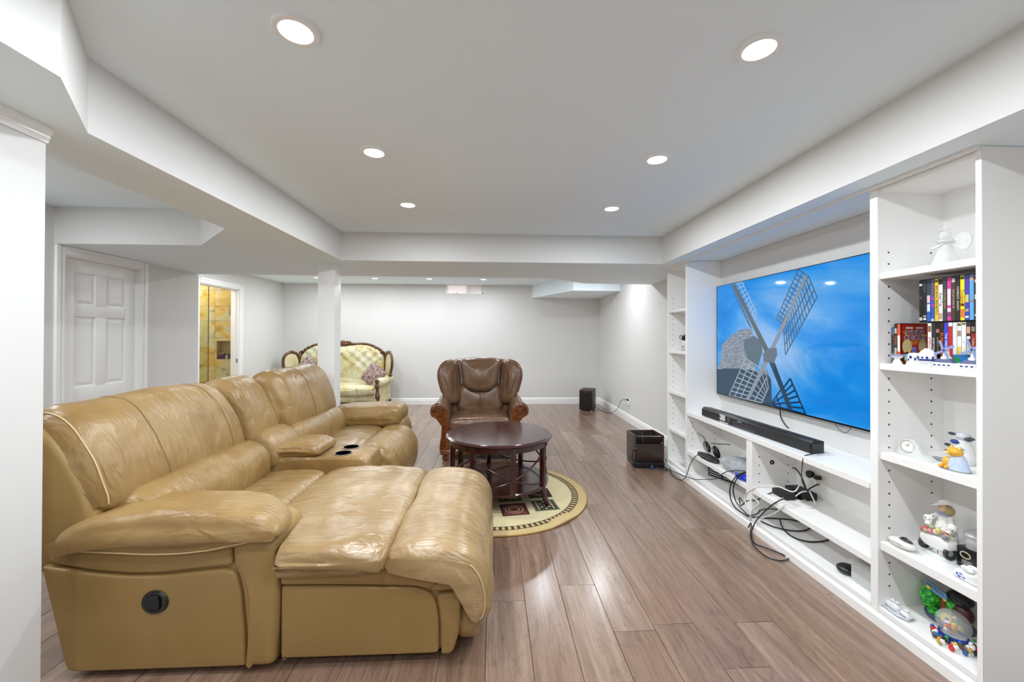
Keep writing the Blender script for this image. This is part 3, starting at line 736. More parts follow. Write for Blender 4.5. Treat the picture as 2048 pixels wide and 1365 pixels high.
    finish('side_panel', G().cushion(rounded([(-.866, .045), (-.222, .045), (-.222, .20), (-.245, .295), (-.32, .322), (-.6, .334), (-.866, .340)], [.01, .02, .06, .06, .06, .06, .012]), 1.682, 1.73, .010, smooth=False, n=2, dome=.004), LP, cb, smooth=50)
    finish('side_band', G().cushion(rounded([(-.866, .350), (-.6, .344), (-.31, .331), (-.24, .305), (-.135, .315), (-.155, .36), (-.23, .41), (-.42, .432), (-.7, .444), (-.866, .448)], [.01, .06, .06, .04, .02, .06, .06, .06, .06, .02]), 1.674, 1.73, .012, smooth=False, n=2, dome=.005), LP, cb, smooth=50)
    finish('corner_strip', G().cushion(rounded([(-.212, .045), (-.165, .045), (-.135, .15), (-.128, .30), (-.232, .295), (-.214, .20)], [.01, .02, .06, .03, .02, .06]), 1.674, 1.73, .012, smooth=False, n=2, dome=.003), LP, cb, smooth=50)
    finish('front_flap', G().cushion([(1.76, .06), (2.2, .05), (2.6, .06), (2.64, .2), (2.6, .27), (2.2, .28), (1.76, .27), (1.72, .2)], -.16, -.045, .03, ax='X', n=3, fn=wrinkle(.005, 6, 3)), L, cb, smooth=50)
    seam([(-.865, 1.672, .444), (-.6, 1.67, .438), (-.4, 1.67, .427), (-.25, 1.672, .40), (-.165, 1.674, .345)], .0018, cb)
    seam([(-.265, 1.672, .318), (-.23, 1.672, .345), (-.19, 1.674, .378)], .0018, cb, 'seam')
    # ---- console
    cy0, cy1 = 2.735, 3.06
    upc = [(p[0] - .01, p[1]) for p in up]
    cush('console_back', [(x + .02, z + (.02 if z > .9 else 0)) for x, z in upc], cy0 - .03, cy1 + .01, .08, seed=15, amp=.007)
    cush('lumbar_cushion', [(x - .005, z + .02) for x, z in lum], cy0 - .02, cy1 + .01, .07, seed=16)
    cb2 = finish('console_box', G().cushion(lin([(-1.62, .03), (-.86, .03), (-.835, .1), (-.83, .46), (-.85, .53), (-.90, .555), (-1.62, .555)]), cy0, cy1, .02, smooth=False, n=4, dome=0), L, T, smooth=50)
    finish('console_lid', G().cushion([(-1.50, .555), (-1.52, .60), (-1.46, .632), (-1.34, .640), (-1.23, .630), (-1.175, .60), (-1.178, .558), (-1.3, .552)], cy0 + .002, cy1 - .002, .03, n=8, fn=wrinkle(.004, 5, 8)), L, cb2, smooth=50)
    for yy in (cy0 + .085, cy1 - .085):
        h = finish('cup_holder', G().lathe([(.058, -.01), (.059, .004), (.055, .006), (.048, .004), (.046, -.006), (.001, -.0065)], (-1.035, yy, .5555), 28), M['blackg'], cb2, smooth=40)
        finish('rim', G().lathe([(.056, .0), (.061, .0), (.061, .005), (.056, .005)], (-1.035, yy, .556), 28, loop=True), M['chrome'], h, smooth=40)
        finish('well_shade_disc', G().lathe([(.001, 0), (.05, 0), (.05, .0045), (.001, .0045)], (-1.035, yy, .5555), 28), plain('#030303', 1, spec=0), h)  # flat black disc stands in for the shaded depth of the cup
    # ---- far seat
    fy0, fy1 = 3.07, 3.97
    upf = [(-1.50, .68), (-1.505, .78), (-1.545, .90), (-1.60, 1.01), (-1.68, 1.085), (-1.78, 1.09), (-1.87, 1.0), (-1.90, .82), (-1.82, .66), (-1.65, .60), (-1.54, .63)]
    bf = cush('backrest', upf, fy0, fy1 - .02, .085, seed=18, fn=crown(fy0, fy1, .03), amp=.008)
    seam_on(bf, 3.42, lambda p: p.x > -1.78 and p.z > .68, .0025, 'seam')
    cush('lumbar_cushion', [(x + .01, z + .01) for x, z in lum], fy0, fy1 - .02, .075, seed=19)
    cush('back_shell', [(x + .08, z + .01) for x, z in shell], 3.08, 4.05, .03, LP, 7, .004)
    cush('back_shell', [(x - .02, z) for x, z in shell], 2.68, 3.06, .03, LP, 7, .004)
    fs1 = [(-1.50, .42), (-1.45, .49), (-1.30, .515), (-1.14, .51), (-1.06, .48), (-1.065, .40), (-1.3, .38)]
    fs2 = [(-1.065, .47), (-1.02, .51), (-.93, .525), (-.84, .505), (-.765, .45), (-.725, .37), (-.72, .26), (-.74, .16), (-.78, .11), (-.85, .13), (-.9, .3), (-1.05, .40)]
    cush('seat_cushion', fs1, mat=M['tan_seat'], y0=fy0, y1=fy1 - .02, r=.06, seed=20, sc=4)
    cush('seat_cushion', fs2, fy0 + .005, fy1 - .02, .07, seed=21, sc=4, amp=.008)
    finish('seat_base', G().cushion(lin([(-1.75, .04), (-.80, .04), (-.785, .2), (-.80, .38), (-1.75, .40)]), fy0, fy1, .02, smooth=False, n=4, dome=0), LP, T, smooth=50)
    # ---- far arm
    dy = 2.285
    a2 = finish('armrest', G().cushion(lin([(x + (.03 if x > -1 else 0), z) for x, z in arm]), 1.692 + dy, 1.94 + dy, .03, smooth=False, n=6, dome=.0), LP, T, smooth=50)
    finish('front_post', G().cushion([(x + .03, z) for x, z in post], 1.668 + dy, 1.95 + dy, .04, per=5, n=5, dome=.01, fn=wr), L, a2, smooth=50)
    cush('arm_pad', [(-1.62, .56), (-1.60, .64), (-1.48, .685), (-1.25, .695), (-1.02, .695), (-.92, .685), (-.885, .64), (-.885, .57), (-.91, .51), (-1.0, .48), (-1.3, .47), (-1.55, .49)], 1.615 + dy, 1.985 + dy, .08, seed=23, amp=.006, parent=a2, n=12)
    # ---- under frame and feet
    finish('under_frame', G().box((-1.62, 1.74, .015), (-.25, 2.6, .04)).box((-1.7, 2.75, .015), (-.9, 4.15, .04)), M['black'], T)
    for x, y in ((-1.6, 1.78), (-.24, 1.78), (-.24, 2.58), (-1.65, 4.15), (-.95, 4.15), (-1.7, 2.9)):
        finish('foot', G().lathe([(.028, 0), (.03, .008), (.024, .03)], (x, y, 0), 14), M['black'], T)
    return T
sofa()

# ------------------------------------------------------------------ armchair (built at the origin, facing -Y)
def armchair():
    T = thing('armchair', 'brown leather armchair with winged back and scrolled wooden arm fronts', 'armchair', (0, 0, 0))
    B, A = M['brown'], M['amber']
    def cush(name, prof, t0, t1, r, seed=1, amp=.004, mat=B, parent=T, ax='Y', **kw):
        f0 = kw.pop('fn', None); wr = wrinkle(amp, 6, seed); f = (lambda p: wr(f0(p))) if f0 else wr
        return finish(name, G().cushion(prof, t0, t1, r, ax=ax, n=kw.pop('n', 10), fn=f, **kw), mat, parent, smooth=60)
    tilt = lambda p: Vector((p.x, p.y + (p.z - .45) * .22, p.z))
    # seat
    cush('seat_cushion', [(-.34, .33), (-.345, .41), (-.30, .45), (-.1, .465), (.1, .465), (.30, .45), (.345, .41), (.34, .33), (.2, .30), (-.2, .30)], -.44, .22, .06, 3)
    cush('seat_front', [(-.36, .13), (-.365, .25), (-.35, .33), (0, .34), (.35, .33), (.365, .25), (.36, .13), (0, .12)], -.425, .2, .03, 4)
    # back
    bk = cush('back_shell', [(-.40, .40), (-.43, .60), (-.50, .80), (-.50, .98), (-.40, 1.06), (-.2, 1.08), (0, 1.085), (.2, 1.08), (.40, 1.06), (.50, .98), (.50, .80), (.43, .60), (.40, .40), (.2, .2), (-.2, .2)], .20, .40, .05, 5, fn=tilt)
    cush('lower_back', [(-.27, .44), (-.275, .60), (-.25, .76), (0, .80), (.25, .76), (.275, .60), (.27, .44), (0, .42)], .10, .30, .07, 6, fn=tilt, dome=.03, parent=bk)
    for s in (-1, 1):
        pts = [(.25, .56), (.245, .70), (.262, .88), (.285, 1.03), (.33, 1.075), (.41, 1.075), (.485, 1.03), (.525, .95), (.515, .84), (.475, .70), (.435, .58), (.35, .53)]
        wg = lambda p, s=s: tilt(Vector((p.x, p.y - max(0, abs(p.x) - .27) * .55, p.z)))
        wpart = cush('wing_pad', [(s * x, z) for x, z in pts], .07, .30, .075, 7 + s, fn=wg, dome=.03, parent=bk, amp=.006)
        finish('piping', G().tube([wg(Vector((s * x, .105, z))) for x, z in [tuple(q)[:2] for q in catmull([(.262, .60, 0), (.262, .74, 0), (.275, .88, 0), (.30, 1.02, 0), (.345, 1.062, 0)], 6)]], .006, 8), B, wpart, smooth=60)
        finish('piping', G().tube([wg(Vector((s * x, .12, z))) for x, z in [tuple(q)[:2] for q in catmull([(.36, 1.07, 0), (.44, 1.06, 0), (.50, 1.0, 0), (.522, .92, 0), (.512, .82, 0), (.47, .68, 0)], 6)]], .006, 8), B, wpart, smooth=60)
    hd = [(-.165, .72), (-.215, .80), (-.235, .92), (-.255, 1.03), (-.225, 1.085), (-.1, 1.10), (.1, 1.10), (.225, 1.085), (.255, 1.03), (.235, .92), (.215, .80), (.165, .72), (.08, .685), (-.08, .685)]
    cush('headrest', hd, .01, .28, .075, 9, fn=tilt, dome=.035, parent=bk)
    finish('pleat', G().tube([tilt(Vector((0, .062, z))) for z in (.66, .60, .54, .48)], lambda t: .004, 6), M['brown_dark'], bk)
    # arms
    for s in (-1, 1):
        am = cush('arm', [(s * .335, .12), (s * .34, .40), (s * .355, .52), (s * .38, .60), (s * .44, .635), (s * .50, .61), (s * .53, .55), (s * .515, .49), (s * .46, .46), (s * .42, .40), (s * .41, .25), (s * .42, .12)], -.43, .34, .03, 10 + s, dome=.0)
        # carved wooden front: scroll and stem
        cx, cz = s * .455, .545
        stem = catmull([(s * .385, .10), (s * .40, .17), (s * .378, .30), (s * .375, .40), (s * .395, .48), (s * .43, .52)], 6) if False else None
        out = [(s * .345, .09), (s * .425, .09), (s * .44, .15), (s * .425, .26), (s * .405, .36), (s * .43, .44), (s * .50, .475), (s * .535, .54), (s * .51, .605), (s * .45, .63), (s * .39, .61), (s * .365, .55), (s * .355, .45), (s * .34, .33), (s * .345, .2)]
        sc_ = finish('arm_front', G().cushion(out, -.455, -.42, .012, n=2, per=5, dome=.004), A, am, smooth=50)
        for k, dx in enumerate((0, .022, .043)):
            rr = .065 - k * .021
            arc = [(cx + s * rr * math.cos(math.radians(a_)), -.459 - k * .001, cz + rr * math.sin(math.radians(a_))) for a_ in range(-60, 205, 15)]
            tail = [(s * (.37 + dx * .75), -.459, .45), (s * (.362 + dx * .7), -.458, .36), (s * (.37 + dx * .85), -.456, .26), (s * (.375 + dx * .9), -.455, .15)]
            finish('reed', G().tube(catmull(arc + tail, 3), .009, 8), A, sc_, smooth=60)
        finish('piping', G().tube([(cx + s * .085 * math.cos(math.radians(a_)), -.43, cz + .085 * math.sin(math.radians(a_))) for a_ in range(-45, 200, 12)], .008, 8), B, am, smooth=60)
        finish('foot', G().lathe([(.02, 0), (.032, .012), (.036, .03), (.028, .05), (.022, .07)], (s * .38, -.42, 0), 18), A, T, smooth=40)
        finish('foot', G().lathe([(.02, 0), (.032, .012), (.036, .03), (.028, .05), (.022, .07)], (s * .36, .34, 0), 18), A, T, smooth=40)
    finish('front_rail', G().cushion([(-.46, .070), (-.435, .072), (-.425, .1), (-.435, .125), (-.46, .127), (-.47, .1)], -.43, .43, .01, ax='X', n=6, dome=.002), A, T, smooth=50)
    finish('frame', box((-.39, -.41, .065), (.39, .40, .125)), A, T, bevel=.01)
    return T
ac = armchair(); ac.location = (-.155, 4.87, 0); ac.rotation_euler.z = math.radians(1.5)

# ------------------------------------------------------------------ coffee table
def coffee_table():
    cx, cy, R = .058, 3.43, .455; Wd = M['mahog']
    T = thing('coffee_table', 'round dark mahogany coffee table with crossed curved braces and lower shelf', 'coffee table', (cx, cy, .0135))
    finish('table_top', G().lathe([(.001, .518), (R - .03, .518), (R - .012, .522), (R, .532), (R, .538), (R - .008, .543), (R - .014, .5445), (R - .02, .550), (.001, .551)], (cx, cy, 0), 96), Wd, T, smooth=35)
    finish('apron', G().lathe([(R - .05, .478), (R - .045, .475), (R - .032, .478), (R - .032, .518), (R - .05, .518)], (cx, cy, 0), 96, loop=True), Wd, T, smooth=35)
    finish('lower_shelf', G().lathe([(.001, .142), (.405, .142), (.42, .148), (.42, .162), (.412, .168), (.001, .168)], (cx, cy, 0), 80), Wd, T, smooth=35)
    RL = .405
    for k in range(8):
        a = math.radians(-31 + 45 * k)
        pts = [(.012 + RL + .035, .014), (.006 + RL + .012, .07), (RL, .15), (RL, .3), (RL, .517)]
        if k % 2: pts = [(RL, .1425), (RL, .3), (RL, .517)]      # every second upright ends on the lower shelf
        g = G(); R_ = []
        for r_, z_ in pts:
            w_ = .019; u = Vector((math.cos(a), math.sin(a), 0)); t_ = Vector((-math.sin(a), math.cos(a), 0)); c = Vector((cx, cy, z_)) + u * r_
            R_.append([c + u * w_ + t_ * w_, c - u * w_ + t_ * w_, c - u * w_ - t_ * w_, c + u * w_ - t_ * w_])
        finish('leg', g.rings(R_), Wd, T, bevel=.004)
    for q in range(4):
        for sgn in (1, -1):
            pts = []
            for i in range(17):
                s_ = i / 16; a = math.radians(-121 + 90 * q + 90 * s_); zz = (.435 - .24 * (1 - (1 - s_) ** 1.7)) if sgn > 0 else (.435 - .24 * (1 - s_ ** 1.7))
                pts.append((cx + (RL + .0) * math.cos(a), cy + RL * math.sin(a), zz))
            finish('brace', G().tube(pts, .0075, 8), Wd, T, smooth=60)
    return T
coffee_table()

# ------------------------------------------------------------------ round rug
def rug():
    cx, cy, R = .045, 3.49, .765
    def fab(name, c):
        t = NT(name); v = t.coord(); a = t.noise(v, 3, 3); c0 = [x for x in srgb(c)[:3]]
        mx = t.n('ShaderNodeMix', data_type='RGBA'); mx.inputs[6].default_value = tuple(x * .88 for x in c0) + (1,); mx.inputs[7].default_value = tuple(min(1, x * 1.08) for x in c0) + (1,)
        t.l(a, mx.inputs[0]); t.l(mx.outputs[2], t.b.inputs['Base Color']); t.set(Roughness=.95); t.bump(t.noise(v, 420, 2), .5, .003); return t.m
    wob = lambda p: Vector((p.x, p.y, p.z + (.010 * max(0, 1 - ((p.x - .56) ** 2 + (p.y - 2.90) ** 2) / .02) if p.z > .003 and (p.x - cx) ** 2 + (p.y - cy) ** 2 > .51 else 0)))
    T = thing('rug', 'round beige rug with dashed dark ring and square motifs under the coffee table', 'rug', (cx, cy, 0))
    finish('pile', G().lathe([(.001, 0), (R - .004, 0), (R, .003), (R, .008), (R - .005, .0115), (.66, .012), (.5, .012), (.3, .012), (.001, .012)], (cx, cy, 0), 96).xf(wob), fab('rug_tan', '#c4ab79'), T, smooth=50)
    finish('binding', G().tube([wob(Vector((cx + R * math.cos(2 * math.pi * k / 96), cy + R * math.sin(2 * math.pi * k / 96), .0065))) for k in range(96)], .0055, 6, closed=True), fab('rug_binding', '#b08f55'), T, smooth=60)
    finish('field', G().lathe([(.001, .0115), (.642, .0115), (.642, .0125), (.001, .0125)], (cx, cy, 0), 96), fab('rug_cream', '#d6c79c'), T)
    def arcq(g, r0, r1, a0, a1, z=.0128):
        i = len(g.v)
        for r_, a in ((r0, a0), (r1, a0), (r1, a1), (r0, a1)): g.v.append((cx + r_ * math.cos(a), cy + r_ * math.sin(a), z))
        g.face([i, i + 1, i + 2, i + 3])
    dk = fab('rug_dark', '#4a3a26')
    g = G(); N = 96
    for k in range(N):
        a0 = 2 * math.pi * k / N; arcq(g, .646, .690, a0, a0 + 2 * math.pi / N * .5)
        arcq(g, .641, .647, a0, a0 + 2 * math.pi / N); arcq(g, .689, .695, a0, a0 + 2 * math.pi / N)
    o = finish('dashed_ring', g, dk, T); o['kind'] = 'stuff'
    # square motifs
    def motif(x, y, s, rot, base, kind):
        c_, s_ = math.cos(rot), math.sin(rot)
        q = lambda a, b, z: (x + a * c_ - b * s_, y + a * s_ + b * c_, z)
        g = G(); g.v = [q(-s, -s, .013), q(s, -s, .013), q(s, s, .013), q(-s, s, .013)]; g.face([0, 1, 2, 3])
        m = finish('motif', g, fab('rug_' + base.strip('#'), base), T)
        def sq(s0, s1, col):
            g = G()
            for (a, b, c, d) in ((-s1, -s1, s1, -s0), (-s1, s0, s1, s1), (-s1, -s0, -s0, s0), (s0, -s0, s1, s0)):
                i = len(g.v); g.v += [q(a, b, .0134), q(c, b, .0134), q(c, d, .0134), q(a, d, .0134)]; g.face([i, i + 1, i + 2, i + 3])
            finish('motif_frame', g, col, m)
        def rg(r0, r1, col):
            g = G()
            for k in range(40):
                i = len(g.v); 
                for r_, a in ((r0, k), (r1, k), (r1, k + 1), (r0, k + 1)): g.v.append(q(r_ * math.cos(a * math.pi / 20), r_ * math.sin(a * math.pi / 20), .0136))
                g.face([i, i + 1, i + 2, i + 3])
            finish('motif_ring', g, col, m)
        cr = fab('rug_motif_cream', '#cdbb93')
        if kind == 0:
            sq(s * .86, s, fab('rug_maroon', '#3a1418')); rg(s * .62, s * .70, cr); rg(s * .34, s * .44, cr)
        else:
            sq(s * .86, s, fab('rug_green', '#6b7155'))
            for i in range(5):
                for j in range(5):
                    if (i + j) % 2 == 0 or i in (0, 4):
                        g = G(); a, b = -s * .7 + i * s * .3, -s * .7 + j * s * .3; e = s * .17
                        g.v = [q(a, b, .0136), q(a + e, b, .0136), q(a + e, b + e, .0136), q(a, b + e, .0136)]; g.face([0, 1, 2, 3]); finish('motif_dash', g, cr, m)
    motif(.17, 3.13, .105, .12, '#7a3a34', 0); motif(.42, 3.20, .10, .15, '#2c2a22', 1); motif(.40, 3.45, .10, .1, '#2a1216', 0)
    motif(.14, 3.38, .10, .1, '#41442f', 1); motif(-.11, 3.32, .10, .1, '#5a2a26', 0); motif(-.15, 3.58, .10, .1, '#2c2a22', 1); motif(.11, 3.65, .10, .1, '#7a3a34', 0)
rug()
# ------------------------------------------------------------------ carved settee against the back wall (built at the origin, facing -Y)
def m_damask():
    t = NT('damask_fabric'); v = t.coord((1, 1, 1)); a = t.noise(v, 24, 3, .6, 1.8); b = t.noise(v, 5, 2)
    c1 = t.ramp(a, [(.36, '#a39e78'), (.45, '#d2ceae'), (.56, '#e2dfc4'), (.68, '#beb991')])
    c2 = t.ramp(b, [(.4, '#ffffff'), (.6, '#f6ecd0'), (.72, '#f0d8b0')])
    mx = t.n('ShaderNodeMix', data_type='RGBA', blend_type='MULTIPLY'); mx.inputs[0].default_value = 1
    t.l(c1, mx.inputs[6]); t.l(c2, mx.inputs[7]); t.l(mx.outputs[2], t.b.inputs['Base Color']); t.set(Roughness=.75); t.bump(a, .25, .004); return t.m
M['damask'] = m_damask()
def settee():
    T = thing('settee', 'carved walnut settee with tufted pale green damask upholstery behind the post', 'settee', (0, 0, 0))
    D, C = M['damask'], M['carved']
    half = [(.80, .44), (.80, .70), (.80, .92), (.765, 1.03), (.66, 1.12), (.50, 1.185), (.33, 1.205), (.16, 1.19), (0, 1.175)]
    out = half + [(-x, z) for x, z in half[-2::-1]]
    def tuft(p):
        if p.y > .36: return p
        k = .5 + .5 * math.cos(2 * math.pi * p.x / .21) * math.cos(2 * math.pi * (p.z - .5) / .19)
        return Vector((p.x, p.y + .028 * (1 - k), p.z))
    finish('back_cushion', G().cushion(out, .30, .44, .05, per=8, capn=26, dome=.05, fn=tuft, n=4), D, T, smooth=60)
    fr = finish('back_frame', G().tube(catmull([(x, .37, z + .018) for x, z in out], 6), .028, 8), C, T, smooth=60)
    for s in (-1, 1):       # carved scrolls on the top rail
        for (x, z, r) in ((.64, 1.15, .035), (.71, 1.115, .03), (.56, 1.19, .028), (.775, 1.06, .035), (.18, 1.225, .03), (.11, 1.235, .035)):
            finish('carving', G().ball((s * x, .35, z), (r * 1.2, r * .8, r * .8), 10, 6), C, fr, smooth=60)
        finish('carving', G().tube(catmull([(s * .83, .34, 1.0), (s * .80, .33, 1.07), (s * .74, .33, 1.075), (s * .74, .33, 1.03), (s * .78, .33, 1.02)], 5), .013, 6), C, fr, smooth=60)
        finish('carving', G().tube(catmull([(s * .20, .345, 1.21), (s * .13, .34, 1.265), (s * .05, .335, 1.25), (s * .06, .335, 1.215), (s * .10, .335, 1.225)], 5), .013, 6), C, fr, smooth=60)
    finish('crest', G().ball((0, .34, 1.245), (.055, .03, .045), 12, 8).ball((-.05, .345, 1.26), (.035, .02, .02), 10, 6).ball((.05, .345, 1.26), (.035, .02, .02), 10, 6).ball((0, .345, 1.275), (.02, .02, .02), 10, 6), C, fr, smooth=60)
    for s in (-1, 1):
        a = math.radians(52)
        def hinge(p, s=s, a=a):     # wing swung forward about its inner edge
            u = abs(p.x) - .81; return Vector((s * (.81 + u * math.cos(a)), p.y - u * math.sin(a), p.z))
        wo = [(.84, .56), (.835, .72), (.85, .90), (.90, 1.005), (.98, 1.03), (1.06, 1.0), (1.105, .91), (1.09, .78), (1.03, .66), (.95, .56)]
        wg = finish('wing_panel', G().cushion([(s * x, z) for x, z in wo], .33, .42, .035, per=5, dome=.03, n=2, fn=hinge), D, T, smooth=60)
        finish('wing_frame', G().tube([hinge(Vector((s * q.x, .365, q.y))) for q in catmull([(x, z, 0) for x, z in [(.815, .56), (.815, .72), (.83, .91), (.885, 1.03), (.98, 1.06), (1.08, 1.025), (1.135, .92), (1.12, .77), (1.06, .66), (1.02, .60)]], 5)], .026, 8), C, wg, smooth=60)
        finish('carving', G().ball(hinge(Vector((s * 1.06, .36, .63))), (.04, .03, .035), 10, 6).ball(hinge(Vector((s * .98, .36, 1.075))), (.05, .025, .02), 10, 6), C, wg, smooth=60)
        am = finish('arm', G().cushion([(s * x, z) for x, z in [(.80, .15), (.80, .40), (.795, .52), (.81, .585), (.87, .615), (.95, .60), (.985, .55), (.965, .49), (.925, .45), (.915, .30), (.925, .15)]], -.38, .36, .035, per=4, n=6, fn=wrinkle(.003, 6, 3)), D, T, smooth=60)
        post = catmull([(s * .905, -.40, .09), (s * .90, -.405, .20), (s * .885, -.40, .30), (s * .88, -.40, .42), (s * .875, -.405, .50), (s * .875, -.41, .57)], 5)
        finish('arm_post', G().tube(post, lambda t: .034 + .010 * math.sin(t * 19), 10), C, am, smooth=60)
        finish('carving', G().ball((s * .875, -.42, .575), (.042, .03, .042), 12, 8).ball((s * .885, -.43, .30), (.03, .02, .045), 10, 6).ball((s * .90, -.43, .16), (.036, .02, .05), 10, 6), C, am, smooth=60)
        for y in (-.36, .36):
            finish('leg', G().tube([(s * .90, y, .14), (s * .915, y - .01, .08), (s * .90, y - .02, .03), (s * .895, y - .02, .0)], lambda t: .032 - .012 * t, 8), C, T, smooth=60)
    finish('seat_cushion', G().cushion([(-.795, .32), (-.80, .42), (-.76, .46), (-.3, .475), (.3, .475), (.76, .46), (.80, .42), (.795, .32), (.3, .30), (-.3, .30)], -.41, .32, .05, per=5, n=12, fn=wrinkle(.006, 4, 2)), D, T, smooth=60)
    finish('seat_apron', G().cushion([(-.81, .20), (-.81, .31), (.81, .31), (.81, .20)], -.375, .34, .02, smooth=False, n=2, dome=0), D, T, smooth=50)
    finish('seat_rail', G().tube(catmull([(-.88, -.385, .16), (-.6, -.40, .185), (-.3, -.41, .15), (0, -.415, .19), (.3, -.41, .15), (.6, -.40, .185), (.88, -.385, .16)], 8), .040, 8), C, T, smooth=60)
    return T
st = settee(); st.location = (-2.925, 7.56, 0)
def m_leaf():
    t = NT('leaf_print_fabric'); v = t.coord((1, 1, 1)); a = t.noise(v, 17, 2, .5, 2.0)
    t.l(t.ramp(a, [(.44, '#b39a93'), (.50, '#4a2f33'), (.56, '#3f262a'), (.60, '#a98f89')]), t.b.inputs['Base Color']); t.set(Roughness=.5); return t.m
M['leaf'] = m_leaf()
def throw_pillow(label, loc, rot):
    n = 18; g = G(); V = []
    def P(i, j, s):
        u, v = -1 + 2 * i / n, -1 + 2 * j / n; k = max(0, (1 - u ** 4) * (1 - v ** 4)) ** .5; e = 1 - .06 * (1 - abs(u) ** 3) * (abs(v) > .99) - .06 * (1 - abs(v) ** 3) * (abs(u) > .99)
        return (.20 * u * e, s * .075 * k, .20 * v * e)
    for s in (-1, 1):
        a = len(g.v); g.v += [P(i, j, s) for i in range(n + 1) for j in range(n + 1)]
        for i in range(n):
            for j in range(n): q = [a + i * (n + 1) + j, a + (i + 1) * (n + 1) + j, a + (i + 1) * (n + 1) + j + 1, a + i * (n + 1) + j + 1]; g.face(q if s > 0 else q[::-1])
    o = finish('throw_pillow', g, M['leaf'], None, smooth=60)
    bm = bmesh.new(); bm.from_mesh(o.data); bmesh.ops.remove_doubles(bm, verts=bm.verts, dist=.0005); bmesh.ops.recalc_face_normals(bm, faces=bm.faces); bm.to_mesh(o.data); bm.free()
    o.location = loc; o.rotation_euler = rot
    return tag(o, label, 'cushion', 'throw pillows on the settee')
throw_pillow('brown leaf-print throw pillow at the left end of the settee, left of the post', (-3.44, 7.58, .735), (math.radians(-14), math.radians(45), math.radians(14)))
throw_pillow('brown leaf-print throw pillow leaning on the right arm of the settee', (-2.22, 7.53, .635), (math.radians(-20), math.radians(30), math.radians(-30)))

# ------------------------------------------------------------------ speakers on the floor
def wire(name, pts, r, mat, label, cat='cable', group=None, per=5, extra=None):
    g = G().tube(catmull(pts, per), r, 6)
    if extra: extra(g)
    return solo(name, g, mat, label, cat, group, smooth=60)
def subwoofer():
    T = thing('subwoofer', 'small dark wood-grain subwoofer in the far right corner', 'speaker', (0, 0, 0))
    finish('cabinet', box((-.12, -.18, .014), (.12, .20, .385)), M['subwood'], T, bevel=.004)
    gr = finish('grille', box((-.115, -.195, .03), (.115, -.181, .365)), plain('#1d1411', .9), T, bevel=.005)
    finish('badge', box((-.035, -.197, .345), (.035, -.1951, .352)), M['chrome'], gr)
    for x in (-.1, .1):
        for y in (-.16, .18): finish('foot', G().lathe([(.012, 0), (.014, .006), (.012, .014)], (x, y, 0), 12), M['chrome'], T)
    return T
sw = subwoofer(); sw.location = (1.79, 7.46, 0); sw.rotation_euler.z = math.radians(-24)
ol = thing('wall_outlet', 'white duplex wall outlet with plugs on the right wall by the subwoofer', 'outlet', (XR, 6.31, .33))
finish('plate', box((XR - .006, 6.272, .27), (XR, 6.348, .39)), M['whitep'], ol, bevel=.002)
finish('adapter', box((XR - .04, 6.285, .275), (XR - .006, 6.325, .335)), M['whitep'], ol, bevel=.005)
finish('plug', G().box((XR - .03, 6.31, .345), (XR - .006, 6.335, .372)).tube([(XR - .03, 6.322, .358), (XR - .055, 6.335, .362)], .006, 8), M['black'], ol, bevel=.003)
finish('socket', G().lathe([(.001, 0), (.006, 0), (.006, .001), (.001, .001)], (XR - .041, 6.30, .31), 10, ax='X'), M['black'], ol)
wire('cable', [(XR - .055, 6.337, .362), (XR - .08, 6.45, .33), (XR - .06, 6.62, .22), (XR - .05, 6.78, .12), (XR - .09, 6.95, .03), (XR - .13, 7.1, .006), (2.02, 7.3, .006), (1.98, 7.45, .02), (1.90, 7.56, .05)], .004, M['black'], 'thin black power cord from the subwoofer up to the wall outlet')
o2 = thing('wall_outlet', 'white wall outlet on the back wall right of the settee', 'outlet', (-2.06, YB, .45))
finish('plate', box((-2.10, YB - .006, .39), (-2.025, YB, .51)), M['whitep'], o2, bevel=.002)
for z in (.425, .475): finish('socket', box((-2.078, YB - .0075, z - .014), (-2.046, YB - .006, z + .014)), M['cream'], o2, bevel=.001)
